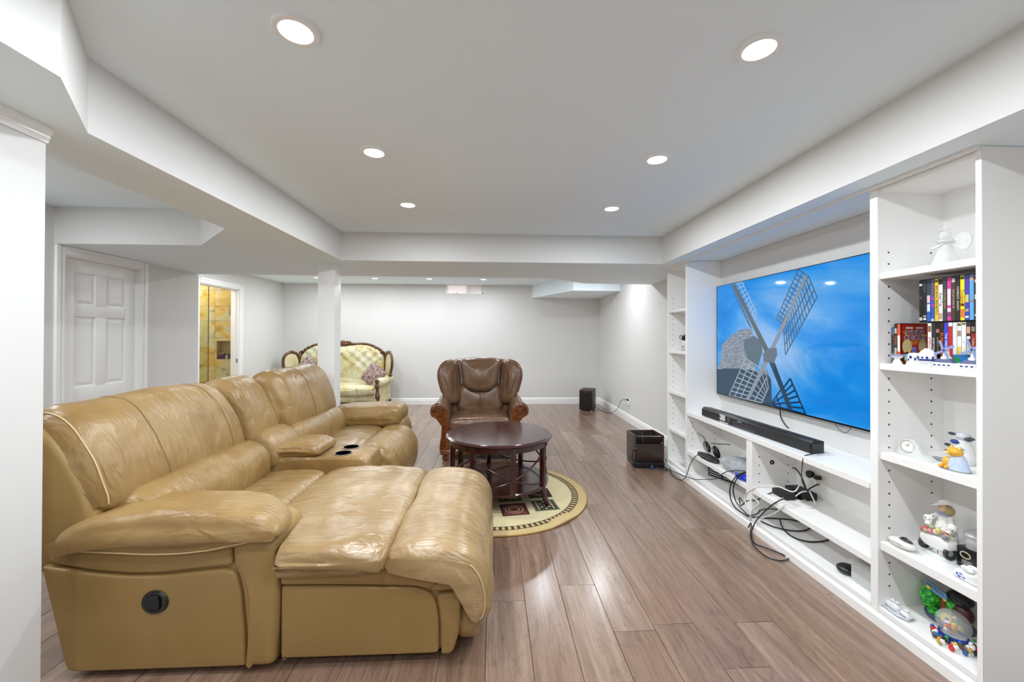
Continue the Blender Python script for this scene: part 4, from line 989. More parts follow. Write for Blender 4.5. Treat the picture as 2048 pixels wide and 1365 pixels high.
def open_box():
    T = thing('speaker_cabinet', 'open dark brown speaker box on the floor beside the shelving, cords inside', 'speaker', (1.66, 4.27, 0))
    x0, x1, y0, y1, z0, z1 = 1.505, 1.818, 4.15, 4.42, .055, .325; W_ = plain('#33231d', .35, coat=.3); W2 = plain('#241915', .5)
    finish('side', box((x0, y0, z0), (x0 + .014, y1, z1)), W_, T, bevel=.001); finish('side', box((x1 - .014, y0, z0), (x1, y1, z1)), W_, T, bevel=.001)
    finish('back', box((x0 + .014, y1 - .014, z0), (x1 - .014, y1, z1)), W_, T, bevel=.001)
    finish('bottom', box((x0 + .014, y0, z0), (x1 - .014, y1 - .014, z0 + .014)), W2, T)
    fp = finish('front_panel', box((x0 + .014, y0 - .004, z0), (x1 - .014, y0 + .010, z0 + .175)), W_, T, bevel=.0015)
    finish('inner_divider', box((x0 + .014, y0 + .13, z0 + .014), (x1 - .014, y0 + .14, z0 + .21)), W2, T)
    finish('rod', G().tube([(x0 + .02, y0 + .006, z1 - .006), (x1 - .03, y0 + .006, z1 - .009)], .004, 8), M['chrome'], T)
    for x, z in ((x0 + .006, z0 + .14), (x1 - .025, z0 + .19)): finish('bracket', G().ball((x, y0 - .006, z), (.006, .005, .008), 8, 6), M['chrome'], T, smooth=60)
    finish('skid', G().cushion(rounded([(x0 - .01, y0 - .06), (x1 - .02, y0 - .07), (x1, y0), (x1, y1), (x0, y1), (x0 - .03, y0)], .03), .0, .055, .006, ax='Z', smooth=False, n=2, dome=0), M['black'], T, smooth=50)
    finish('tag', box((x0 + .14, y0 - .072, .004), (x0 + .165, y0 - .0665, .03)), plain('#3d67b8', .4), T)
    for k, pts in enumerate(([(1.60, 4.17, .11), (1.605, 4.20, .22), (1.62, 4.25, .315), (1.65, 4.3, .30)], [(1.65, 4.18, .10), (1.67, 4.20, .22), (1.685, 4.19, .335), (1.70, 4.28, .30)])):
        finish('cord', G().tube(catmull(pts, 5), .005, 6), M['black'], T, smooth=60)
    finish('cord', G().tube(catmull([(1.505, 4.16, .16), (1.48, 4.14, .18), (1.475, 4.13, .10), (1.49, 4.11, .03), (1.55, 4.10, .012)], 5), .005, 6), M['black'], T, smooth=60)
    return T
open_box()
cw = G()
wire('cable', [(1.49, 4.09, .012), (1.46, 4.08, .03), (1.445, 4.05, .02), (1.45, 4.02, .006)], .003, M['black'], 'short thin wire end curling beside the open speaker box')
wire('cable', [(1.62, 4.05, .008), (1.70, 4.04, .02), (1.76, 4.0, .012), (1.80, 4.03, .01), (1.78, 4.1, .02), (1.80, 4.14, .05)], .005, M['black'], 'black cable bundle in front of the open speaker box')

# ------------------------------------------------------------------ soundbar and things on the console
def soundbar():
    T = thing('soundbar', 'long black soundbar lying on the white console below the television', 'soundbar', (0, 0, 0))
    L, hh, dd = 1.175, .082, .085      # local: front faces -X, runs along Y
    prof = [(-.5 * dd, .004), (-.5 * dd, hh - .018), (-.5 * dd + .018, hh), (.5 * dd, hh - .006), (.5 * dd, .004)]
    b = finish('body', G().prism(prof, 'Y', -L / 2, L / 2 - .0), M['black'], T, bevel=.004)
    gx = -.5 * dd - .0012
    finish('grille', box((gx, -L / 2 + .008, .010), (gx + .001, L / 2 - .008, hh - .022)), plain('#232324', .75), b)
    finish('end_cap', box((-.5 * dd + .004, -L / 2 - .003, .010), (.5 * dd - .006, -L / 2 - .0, hh - .020)), plain('#2b2b2d', .4), b)
    yl = L / 2 - .34
    g = G()
    for k in range(5): g.box((gx - .0006, yl - .0, .060 - k * .0095), (gx - .0002, yl + .075 - .008 * (k % 3), .066 - k * .0095))
    g.box((gx - .0006, yl - .04, .006), (gx - .0002, yl + .075, .011))
    finish('info_sticker', g, M['whitep'], b)
    finish('dial', G().lathe([(.001, 0), (.021, 0), (.021, .003), (.017, .003), (.001, .003)], (gx - .0032, yl - .05, .04), 24, ax='X'), plain('#4a4a4c', .3), b)
    finish('display', box((gx - .0004, yl - .34, .006), (gx + .0005, yl - .10, .040)), plain('#3a3a3c', .2), b)
    finish('display_bar', box((gx - .001, yl - .34, .040), (gx + .0005, yl - .10, .043)), M['chrome'], b)
    finish('logo', box((gx - .0006, yl - .20, .050), (gx - .0001, yl - .155, .058)), plain('#9a9a9a', .4), b)
    for y in (-.5, .5): finish('foot', box((-.03, y - .02, 0), (.03, y + .02, .005)), M['blackm'], b)
    return T
sb = soundbar(); sb.location = (1.935, 2.90, .668); sb.rotation_euler.z = math.radians(2.2)

def sunglasses():
    T = thing('sunglasses', 'black round-lens sunglasses lying upside down on the console shelf', 'sunglasses', (1.93, 3.45, .297))
    fr = plain('#0c0c0d', .15); c = Vector((1.935, 3.44, .375))
    d = Vector((.0, -1, -.03)).normalized()
    for k, s in enumerate((-.065, .065)):
        cc = c + d * s * 1.15; nrm = Vector((-1, 0, -.15)).normalized(); u = d; v = nrm.cross(u)
        ring = [cc + u * .058 * math.cos(a * .2618) + v * .050 * math.sin(a * .2618) * (1.05 if math.sin(a * .2618) > 0 else .95) for a in range(24)]
        finish('rim', G().tube(ring, .0028, 6, closed=True), fr, T, smooth=60)
        g = G(); a0 = len(g.v)
        R = [[cc + (p - cc) * .98 + nrm * .0008 for p in ring], [cc + (p - cc) * .6 + nrm * .005 for p in ring], [cc + (p - cc) * .2 + nrm * .007 for p in ring]]
        finish('lens', g.rings(R, cap0=False), plain('#060607', .05, coat=1), T, smooth=60)
    finish('bridge', G().tube([c - d * .017 + Vector((0, 0, .012)), c + Vector((-.004, 0, .017)), c + d * .017 + Vector((0, 0, .012))], .003, 6), fr, T, smooth=60)
    finish('temple', G().tube(catmull([c - d * .13 + Vector((.0, 0, .02)), c - d * .125 + Vector((.01, 0, .055)), c - d * .14 + Vector((.0, .02, .08)), c - d * .17 + Vector((-.01, .05, .088))], 5), .0035, 6), fr, T, smooth=60)
    finish('temple', G().tube(catmull([c - d * .03 + Vector((.01, 0, .05)), c + Vector((.06, -.02, .055)), c + Vector((.11, -.05, .062)), c + Vector((.13, -.07, .058))], 5), .0035, 6), fr, T, smooth=60)
    return T
sunglasses()
def pouch():
    T = thing('remote_tray', 'black mesh pouch with cables lying in front of the sunglasses', 'pouch', (1.90, 3.42, .297))
    t = NT('black_mesh'); v = t.coord(); a = t.noise(v, 60, 2); t.l(t.ramp(a, [(.45, '#0d0d0e'), (.6, '#3a3a3b')]), t.b.inputs['Base Color']); t.set(Roughness=.5)
    finish('body', G().cushion([(1.86, 3.32), (1.85, 3.45), (1.87, 3.56), (1.905, 3.57), (1.945, 3.46), (1.945, 3.34), (1.91, 3.28)], .298, .325, .01, ax='Z', n=3, fn=wrinkle(.006, 25, 2)), t.m, T, smooth=60)
    for k in range(5):
        finish('cord', G().tube(catmull([(1.865 + .015 * k, 3.31, .325), (1.86 + .016 * k, 3.40 + .01 * k, .333), (1.875 + .012 * k, 3.48, .328), (1.885 + .006 * k, 3.55, .322)], 4), .003, 6), M['black'], T, smooth=60)
pouch()
def plastic_bag():
    t = NT('clear_plastic'); t.set(Roughness=.12, IOR=1.25); t.b.inputs['Base Color'].default_value = srgb('#e4e8ec'); t.b.inputs['Transmission Weight'].default_value = .55
    v = t.coord(); t.bump(t.noise(v, 30, 3, .6, 2), .8, .01)
    T = thing('plastic_bag', 'crumpled clear plastic bag on the left console shelf', 'plastic bag', (1.96, 3.08, .297))
    g = G().ball((1.95, 3.08, .352), (.095, .17, .055), 40, 22); w_ = wrinkle(.022, 14, 5); w2 = wrinkle(.012, 40, 8)
    g.xf(lambda p: (lambda q: Vector((q.x, q.y, max(.2985, q.z))))(w2(w_(p))))
    finish('film', g, t.m, T, smooth=30)
    g = G().ball((1.97, 3.08, .345), (.05, .10, .035), 24, 14).xf(lambda p: (lambda q: Vector((q.x, q.y, max(.30, q.z))))(wrinkle(.02, 30, 3)(p)))
    finish('contents', g, plain('#aab2bb', .4), T, smooth=30)
    return T
plastic_bag()
g = G().ball((1.875, 2.90, .325), (.028, .05, .022), 18, 10).ball((1.868, 2.955, .318), (.02, .022, .018), 14, 8).ball((1.862, 2.93, .306), (.012, .02, .008), 10, 6)
solo('plastic_toy', g.xf(wrinkle(.006, 30, 2)), plain('#0d3fe0', .25), 'bright blue plastic piece beside the clear bag on the console shelf', 'plastic piece', smooth=60)
def player():
    T = thing('media_player', 'flat black slotted media player standing askew on the bottom left console shelf', 'media player', (2.06, 3.49, .0885))
    A_, B_ = Vector((2.0, 3.615, 0)), Vector((2.135, 3.355, 0)); d = (B_ - A_).normalized(); n = Vector((-d.y, d.x, 0)); n = n if n.x > 0 else -n
    def blk(s0, s1, z0, z1, o0, o1):
        return G().prism([tuple((A_ + d * s + n * o)[:2]) for s, o in ((s0, o0), (s1, o0), (s1, o1), (s0, o1))], 'Z', z0, z1)
    L_ = (B_ - A_).length
    finish('case', blk(0, L_, .0887, .168, 0, .030), M['black'], T, bevel=.002)
    for (a, b) in ((.012, .13), (.145, .235)):
        for k in range(3): finish('slot', blk(a, b, .104 + k * .020, .110 + k * .020, -.001, .0005), plain('#d5d6d6', .4), T)
    return T
player()
def adapters():
    T = thing('power_adapter', 'black power adapter brick on the right console shelf', 'power adapter', (2.0, 2.60, .297))
    finish('brick', box((1.925, 2.535, .297), (2.005, 2.665, .335)), M['blackm'], T, bevel=.006)
    T2 = thing('set_top_box', 'small black box standing behind the adapter on the right console shelf', 'electronics box', (2.08, 2.60, .297))
    finish('case', box((2.03, 2.52, .297), (2.13, 2.68, .345)), M['blackm'], T2, bevel=.004)
    finish('vent', box((2.029, 2.53, .305), (2.030, 2.67, .335)), M['black'], T2)
adapters()
op = thing('wall_outlet', 'wide white outlet plate with black plugs inside the right console bay', 'outlet', (DEP - .012, 2.555, .42))
finish('plate', box((DEP - .018, 2.475, .36), (DEP - .012, 2.64, .48)), M['whitep'], op, bevel=.002)
for k, y in enumerate((2.505, 2.555, 2.605)):
    for z in (.395, .445): finish('socket', box((DEP - .0195, y - .016, z - .016), (DEP - .018, y + .016, z + .016)), M['cream'], op, bevel=.001)
finish('plug', G().lathe([(.001, 0), (.024, 0), (.026, .012), (.020, .03), (.001, .032)], (DEP - .05, 2.60, .445), 18, ax='X'), M['black'], op, smooth=40)
finish('plug', G().box((DEP - .055, 2.525, .432), (DEP - .0195, 2.555, .456)), M['black'], op, bevel=.004)
gm = solo('grommet', G().lathe([(.006, 0), (.016, 0), (.016, .003), (.006, .003)], (1.99, 2.749, .48), 18, ax='Y', loop=True), M['black'], 'black rubber cable grommet in the console divider', 'grommet', smooth=40)
def clear_box():
    t = NT('clear_box_plastic'); t.set(Roughness=.1, IOR=1.2); t.b.inputs['Base Color'].default_value = srgb('#f2f4f4'); t.b.inputs['Transmission Weight'].default_value = .45
    T = thing('plastic_box', 'frosted clear plastic box at the right end of the bottom console shelf', 'box', (1.95, 1.975, .088))
    finish('box', box((1.90, 1.885, .0885), (2.02, 2.03, .185)), t.m, T, bevel=.004); finish('lid', box((1.895, 1.88, .185), (2.025, 2.035, .197)), t.m, T, bevel=.003)
    g = G()
    R = [[(1.925 + r * math.cos(a) * .055, 2.038 + abs(math.sin(a)) * r * .075, .0885 + h) for a in [math.pi * k / 14 for k in range(15)]] for r, h in ((.92, 0), (1, .012), (.95, .035), (.6, .055), (.1, .062))]
    solo('mesh_dome', G().ball((1.93, 2.085, .112), (.05, .045, .0235), 22, 12), plain('#1a1a1b', .3), 'black mesh dome object beside the clear plastic box', 'speaker puck', smooth=60)
clear_box()
# ------------------------------------------------------------------ loose cables round the console
WHITE_CORD = plain("#e6e6e2", .4)
wire('cable', [(1.87, 3.513, 0.321), (1.845, 3.535, 0.294), (1.825, 3.555, 0.255), (1.82, 3.606, 0.178), (1.815, 3.64, 0.1), (1.8, 3.648, 0.054), (1.804, 3.727, 0.006), (1.773, 3.771, 0.006), (1.774, 3.872, 0.008), (1.825, 4.045, 0.016), (1.825, 4.132, 0.077)], 0.0035, M['black'], 'black cable looping from the console shelf down to the floor at the far end', 'cable', 'loose cables at the media console')
wire('cable', [(1.815, 4.023, 0.016), (1.815, 3.904, 0.023), (1.815, 3.724, 0.052), (1.822, 3.55, 0.08), (1.828, 3.412, 0.123), (1.828, 3.184, 0.21), (1.828, 3.127, 0.254), (1.828, 3.046, 0.313), (1.832, 2.925, 0.365), (1.85, 2.842, 0.389)], 0.0035, M['black'], 'black cable trailing along the front of the left console bay', 'cable', 'loose cables at the media console')
wire('cable', [(1.86, 2.85, 0.38), (1.825, 2.889, 0.342), (1.82, 2.955, 0.264), (1.82, 2.98, 0.189), (1.82, 2.963, 0.125), (1.82, 2.906, 0.09), (1.825, 2.834, 0.087), (1.83, 2.767, 0.091), (1.908, 2.73, 0.095), (2.004, 2.718, 0.095), (2.095, 2.691, 0.095), (2.146, 2.635, 0.095), (2.135, 2.584, 0.095), (2.046, 2.538, 0.095), (1.952, 2.552, 0.095), (1.888, 2.609, 0.095), (1.857, 2.678, 0.098)], 0.0045, M['black'], 'outer black cable loop hanging off the left console shelf', 'cable', 'loose cables at the media console')
wire('cable', [(1.87, 2.865, 0.369), (1.83, 2.885, 0.334), (1.826, 2.936, 0.256), (1.826, 2.944, 0.193), (1.826, 2.907, 0.134), (1.828, 2.824, 0.106), (1.832, 2.77, 0.096), (1.835, 2.689, 0.143), (1.84, 2.643, 0.192), (1.85, 2.557, 0.234), (1.87, 2.481, 0.256)], 0.0045, M['black'], 'inner black cable loop hanging off the left console shelf', 'cable', 'loose cables at the media console')
wire('cable', [(1.997, 2.681, 0.105), (1.975, 2.644, 0.094), (1.931, 2.552, 0.094), (1.921, 2.458, 0.094), (1.972, 2.405, 0.094), (2.064, 2.404, 0.094), (2.14, 2.436, 0.094), (2.157, 2.468, 0.094)], 0.0045, M['black'], 'black cable with a plug end lying on the bottom console shelf', 'cable', 'loose cables at the media console')
wire('cable', [(1.93, 2.496, 0.34), (1.845, 2.502, 0.306), (1.83, 2.578, 0.223), (1.825, 2.674, 0.108), (1.82, 2.716, 0.024), (1.775, 2.653, 0.006), (1.726, 2.549, 0.012), (1.775, 2.501, 0.006), (1.824, 2.42, 0.006), (1.823, 2.377, 0.006), (1.759, 2.359, 0.006), (1.71, 2.391, 0.006), (1.701, 2.473, 0.006), (1.712, 2.55, 0.012), (1.784, 2.681, 0.006), (1.815, 2.719, 0.066), (1.812, 2.749, 0.019)], 0.0038, M['black'], 'black cable falling in a long loop onto the floor', 'cable', 'loose cables at the media console')
wire('cable', [(1.828, 2.756, 0.074), (1.83, 2.747, 0.125), (1.83, 2.793, 0.156), (1.835, 2.821, 0.204), (1.84, 2.762, 0.279), (1.85, 2.647, 0.351), (1.88, 2.549, 0.386), (1.92, 2.466, 0.382), (1.98, 2.49, 0.408), (2.04, 2.539, 0.443), (2.08, 2.579, 0.462)], 0.0042, WHITE_CORD, 'white cable looping from the outlet over the console shelf', 'cable', 'loose cables at the media console')
wire('cable', [(1.83, 2.764, 0.059), (1.835, 2.732, 0.153), (1.84, 2.674, 0.224), (1.85, 2.777, 0.236), (1.86, 2.703, 0.272), (1.885, 2.556, 0.303), (2.018, 2.582, 0.304), (2.095, 2.634, 0.31), (2.117, 2.59, 0.32), (2.095, 2.545, 0.304), (2.001, 2.508, 0.304), (2.005, 2.557, 0.304), (1.98, 2.473, 0.375), (2.04, 2.479, 0.385), (2.09, 2.548, 0.401), (2.11, 2.538, 0.44), (2.12, 2.521, 0.414)], 0.0045, WHITE_CORD, 'white coiled cable resting on the right console shelf', 'cable', 'loose cables at the media console')
wire('cable', [(2.03, 2.463, 0.384), (2.059, 2.452, 0.303), (1.987, 2.407, 0.303), (1.942, 2.442, 0.303), (1.85, 2.419, 0.327), (1.835, 2.507, 0.231), (1.832, 2.621, 0.149), (1.83, 2.703, 0.105)], 0.0042, WHITE_CORD, 'white cable crossing down from the shelf to the bottom bay', 'cable', 'loose cables at the media console')
wire('cable', [(1.96, 2.3, 0.683), (1.9, 2.278, 0.68), (1.85, 2.282, 0.667), (1.835, 2.277, 0.641), (1.85, 2.3, 0.591), (1.92, 2.393, 0.496), (1.98, 2.447, 0.424), (2.0, 2.451, 0.396)], 0.003, M['black'], 'black power cable hanging from the right end of the soundbar', 'cable', 'loose cables at the media console')
wire('cable', [(1.985, 2.549, 0.508), (1.99, 2.524, 0.506), (2.0, 2.497, 0.471), (2.01, 2.48, 0.424), (2.01, 2.459, 0.389), (2.05, 2.483, 0.396), (2.1, 2.485, 0.418), (2.12, 2.492, 0.416)], 0.0045, M['black'], 'black cable coming through the divider grommet', 'cable', 'loose cables at the media console')
wire('cable', [(1.838, 2.853, 0.161), (1.835, 2.885, 0.178), (1.832, 2.862, 0.127), (1.84, 2.808, 0.183), (1.85, 2.711, 0.23), (1.87, 2.655, 0.284), (1.92, 2.638, 0.315)], 0.004, M['black'], 'black cable lying along the adapter on the right shelf', 'cable', 'loose cables at the media console')
wire('cable', [(2.15, 2.886, 0.83), (2.15, 2.881, 0.785), (2.15, 2.859, 0.75), (2.15, 2.824, 0.722), (2.15, 2.798, 0.71)], .004, M['black'], 'black cable hanging below the middle of the television')
wire('cable', [(2.15, 2.407, 0.828), (2.15, 2.383, 0.804), (2.15, 2.34, 0.787), (2.15, 2.307, 0.809), (2.15, 2.295, 0.831)], .0015, M['black'], 'thin wires dangling below the right part of the television')
# ------------------------------------------------------------------ films and figurines in the near bookcase
def text(name, s, size, mat, parent, o, right, up, ext=.0002, align='CENTER', bold=0):
    cu = bpy.data.curves.new(name, 'FONT'); cu.body = s; cu.size = size; cu.extrude = ext; cu.align_x = align; cu.align_y = 'CENTER'; cu.offset = bold; cu.resolution_u = 2
    tmp = bpy.data.objects.new('tmp', cu); COL.objects.link(tmp); bpy.context.view_layer.update()
    me = bpy.data.meshes.new_from_object(tmp); bpy.data.objects.remove(tmp); bpy.data.curves.remove(cu)
    r, u = Vector(right).normalized(), Vector(up).normalized(); n = r.cross(u)
    mt = Matrix((r, u, n)).transposed().to_4x4(); mt.translation = Vector(o); me.transform(mt)
    o0 = Vector(); q = parent
    while q is not None: o0 += q.location; q = q.parent
    me.transform(Matrix.Translation(-o0)); me.materials.clear(); me.materials.append(mat); me.name = name
    ob = bpy.data.objects.new(name, me); COL.objects.link(ob); ob.parent = parent; return ob
DX = 1.905; CASE = plain('#0e0e10', .25); HZ = .190
WHT = plain('#f2f2ee', .4)
def dvd(y0, th, z0, col, label, group, title=None, tcol=None, band=None, bcol=None, spots=(), h=HZ, size=.010, x=DX):
    """one film case, spine facing the room (-X); y0 = near edge"""
    T = thing('film_case', label, 'film case', (x + .0675, y0 + th / 2, z0), group)
    finish('case', box((x, y0 + .0002, z0), (x + .135, y0 + th - .0002, z0 + h)), CASE, T, bevel=.0015, bseg=1)
    e = .0009
    sp = finish('spine_sleeve', box((x - .0006, y0 + e, z0 + .004), (x + .0005, y0 + th - e, z0 + h - .004)), plain(col, .3), T)
    if band: finish('spine_band', box((x - .0009, y0 + e, z0 + band[0] * h), (x - .0004, y0 + th - e, z0 + band[1] * h)), plain(bcol, .3), sp)
    for (a, b, c) in spots: finish('spine_print', box((x - .0012, y0 + e * 2.2, z0 + a * h), (x - .0007, y0 + th - e * 2.2, z0 + b * h)), plain(c, .3), sp)
    if title: text('spine_title', title, size, plain(tcol or '#f2f2ee', .4), sp, (x - .0012, y0 + th / 2, z0 + h * .5), (0, 0, -1), (0, -1, 0))
    return T
# upper row, from the far end (left in the photograph) to the near end
G1 = 'film cases in the upper row'; zt = 1.248 + HZ + .0006; t1 = .0157; y = 1.692
rowA = [('#161617', 'black film case at the left end of the upper row', dict(spots=((.86, .91, '#d8d8d8'), (.05, .12, '#bdbdbd'), (.55, .6, '#5a4a4a')))),
        ('#1b1b1d', 'black film case second in the upper row with pale marks at its foot', dict(spots=((.06, .1, '#e2e2e2'), (.13, .16, '#b8b8b8'), (.7, .95, '#3a3b3c')))),
        ('#2d5ba8', 'blue film case with white and pink panels on its dark-topped spine', dict(band=(.62, .97), bcol='#3a4043', spots=((.45, .62, '#e3b9bf'), (.25, .42, '#cfd6e2')))),
        ('#2c55b5', 'blue and purple film case left of the golden yellow one', dict(band=(.6, .97), bcol='#5b5272', spots=((.5, .58, '#a3428c'), (.35, .42, '#a3428c'), (.02, .08, '#9cc0ea')))),
        ('#e8b82c', 'golden yellow film case with dark title letters', dict(title='BAD BOYS  BAD BOYS II', tcol='#2b2410', size=.0115, spots=((.9, .95, '#6b6420'),))),
        ('#eceded', 'white film case with a black top and black title letters', dict(band=(.84, .97), bcol='#17171a', title='Road Trip', tcol='#17171a', size=.014, spots=((.06, .2, '#b59a82'),))),
        ('#3b3f40', 'dark grey film case with gold title left of the pink one', dict(title='A GOLDEN NIGHT', tcol='#b6a05c', size=.010)),
        ('#d23a9c', 'bright pink film case with a white title panel', dict(spots=((.36, .72, '#f3d9e8'), (.22, .3, '#f0f0f0'), (.12, .2, '#5b5060')))),
        ('#4a3b2e', 'brown film case with cream lettering right of the pink one', dict(title='THE LAST STAND OF', tcol='#d5c7a0', size=.0085, spots=((.86, .94, '#d9d0c0'),))),
        ('#2c2a28', 'dark film case with pale block lettering left of the bright yellow one', dict(title='COWBOYS  GHOSTS', tcol='#e2ddd2', size=.0105)),
        ('#f4e21c', 'bright yellow film case with red title letters', dict(title='Dodgeball', tcol='#a12a1c', size=.017, spots=((.33, .38, '#241a12'), (.9, .96, '#3f6b2c'), (.08, .26, '#d9743c')))),
        ('#4a3fb0', 'violet film case with an oval gold emblem', dict(spots=((.40, .56, '#c9bf72'), (.07, .11, '#e9e6f2'), (.2, .26, '#b39a6a')))),
        ('#62a9dc', 'light blue film case near the right end of the upper row', dict(band=(.93, .98), bcol='#2c7fb0', spots=((.85, .92, '#d8a588'), (.4, .43, '#c06a5a')))),
        ('#3d3634', 'dark film case with a red emblem at the right end of the upper row', dict(spots=((.9, .97, '#a8392c'), (.8, .86, '#b9b0a4'), (.45, .55, '#c9c4bd'), (.1, .14, '#c9c4bd'))))]
for c, lab, kw in rowA:
    y -= t1; dvd(y, t1, zt, c, lab, G1, **kw)
# lower row
G2 = 'film cases in the lower row'; zb = 1.2485
dvd(1.8035, .0140, zb, '#6f7478', 'grey film case with a blue top at the far left of the lower row', G2, band=(.90, .99), bcol='#2176b8', h=.172, spots=((.3, .8, '#3b3e41'),))
dvd(1.7890, .0142, zb, '#332c2b', 'dark film case squeezed left of the red cover', G2, spots=((.75, .88, '#c9b9a8'), (.45, .7, '#8a4a35'), (.2, .4, '#b9b4a8')))
def white_chicks():
    y0, th, x = 1.7740, .0146, DX
    T = dvd(y0, th, zb, '#d9532f', 'red film case with its front cover showing the title WHITE CHICKS', G2, spots=((.3, .7, '#e8e4dc'),))
    yc = y0 - .0006
    cv = finish('front_cover', box((x + .006, yc, zb + .004), (x + .131, y0 + .0005, zb + HZ - .004)), plain('#b32a1a', .3), T)
    R_, U_ = (1, 0, 0), (0, 0, 1)
    for a, b in ((.026, .060), (.075, .110)): finish('cover_print', box((x + a, yc - .0006, zb + .165), (x + b, yc - .0001, zb + .172)), WHT, cv)
    for o_, m_, z_ in ((.0012, plain('#e9e9f2', .4), -.0003), (0, plain('#14204e', .3), -.0007)):
        text('cover_title', 'WHiTE', .030, m_, cv, (x + .069, yc + z_, zb + .146), R_, U_, bold=o_); text('cover_title', 'CHiCKS', .030, m_, cv, (x + .069, yc + z_, zb + .122), R_, U_, bold=o_)
    yl = plain('#f2c21c', .4)
    g = G()
    for pts in ([(.012, .152), (.032, .136), (.030, .132), (.012, .148)], [(.106, .128), (.128, .130), (.128, .138), (.106, .136)]):
        a0 = len(g.v); g.v += [(x + a, yc - .0004, zb + b) for a, b in pts]; g.face(list(range(a0, a0 + 4)))
    finish('cover_rays', g, yl, cv)
    for a, b, c in ((.048, .088, .104), (.052, .084, .097), (.055, .080, .091)): finish('cover_print', box((x + a, yc - .0004, zb + c), (x + b, yc - .0001, zb + c + .003)), plain('#f0a02c', .4), cv)
    for cx_, w_, hc in ((.032, .024, '#e6d27a'), (.108, .020, '#d9b964')):     # two plain blond figures on the printed cover
        def blob(nm, pts, col, d): 
            g = G(); g.v = [(x + a, yc - d, zb + b) for a, b in pts]; g.face(list(range(len(pts)))); finish(nm, g, plain(col, .5), cv)
        ov = lambda cx, cz, rx, rz: [(cx + rx * math.cos(k * math.pi / 10), cz + rz * math.sin(k * math.pi / 10)) for k in range(20)]
        blob('cover_hair', ov(cx_, .082, w_, .034), hc, .0004); blob('cover_face', ov(cx_ - .001, .082, w_ * .5, .017), '#e8c9ae', .0006)
        blob('cover_coat', [(cx_ - w_, .012), (cx_ + w_ * .9, .012), (cx_ + w_ * .8, .048), (cx_, .058), (cx_ - w_ * .8, .048)], '#2c2230', .0005)
    finish('cover_print', box((x + .018, yc - .0008, zb + .016), (x + .046, yc - .0002, zb + .046)), plain('#dfe2e6', .4), cv)
    tp = finish('cover_tape', box((x + .024, yc - .0010, zb + .004), (x + .052, yc - .0003, zb + .018)), yl, cv); text('cover_tape_text', 'UNRATED', .0062, plain('#17120a', .4), tp, (x + .038, yc - .0012, zb + .011), R_, U_)
white_chicks()
y = 1.657; t2 = .0158
rowB = [('#e9e6e2', 'white film case with red and black spine letters, first right of the red cover', dict(title='AMERICAN', tcol='#c9261c', size=.013, spots=((.78, .92, '#8a6a4a'), (.04, .2, '#e9e6e2')))),
        ('#26262b', 'dark film case with a white title, second right of the red cover', dict(title='SHORT FUSE', tcol='#e9e9e9', size=.010)),
        ('#14120f', 'black film case with gold letters, third right of the red cover', dict(title='GANGS OF THE', tcol='#b59a5a', size=.009, spots=((.76, .84, '#b06a5a'),))),
        ('#2a1c16', 'dark film case with large orange letters reading RUSH HOUR', dict(title='RUSH HOUR', tcol='#e8601c', size=.0175)),
        ('#3b3fc4', 'blue film case with white spine letters behind the porcelain windmill', dict(title='THE WEDDING', tcol='#f0f0fa', size=.0135)),
        ('#c22a2a', 'red film case with a white top right of the blue one', dict(band=(.9, .98), bcol='#e9ecef')),
        ('#dfe6e6', 'thin pale film case with a black edge in the lower row', dict()),
        ('#f0efec', 'white film case with a photograph and a yellow oval on its spine', dict(spots=((.9, .96, '#6b6a2c'), (.68, .8, '#a3866a'), (.22, .46, '#e8cf4a')))),
        ('#f3f3f0', 'plain white film case in the lower row', dict(spots=((.92, .97, '#7d7a2c'),), title='MEET THE', tcol='#d9cdb0', size=.010)),
        ('#2f2b30', 'dark film case with a face and white label behind the second windmill', dict(spots=((.74, .88, '#d39a80'), (.62, .68, '#d6dee9'), (.2, .55, '#c9c2a8')))),
        ('#a3231d', 'black and red film case at the right end of the lower row', dict(band=(.74, .98), bcol='#1a1816', title='TIGERLAND', tcol='#e6c9b0', size=.010, spots=((.78, .88, '#8a8070'),)))]
for c, lab, kw in rowB:
    y -= t2; dvd(y, t2, zb, c, lab, G2, **kw)

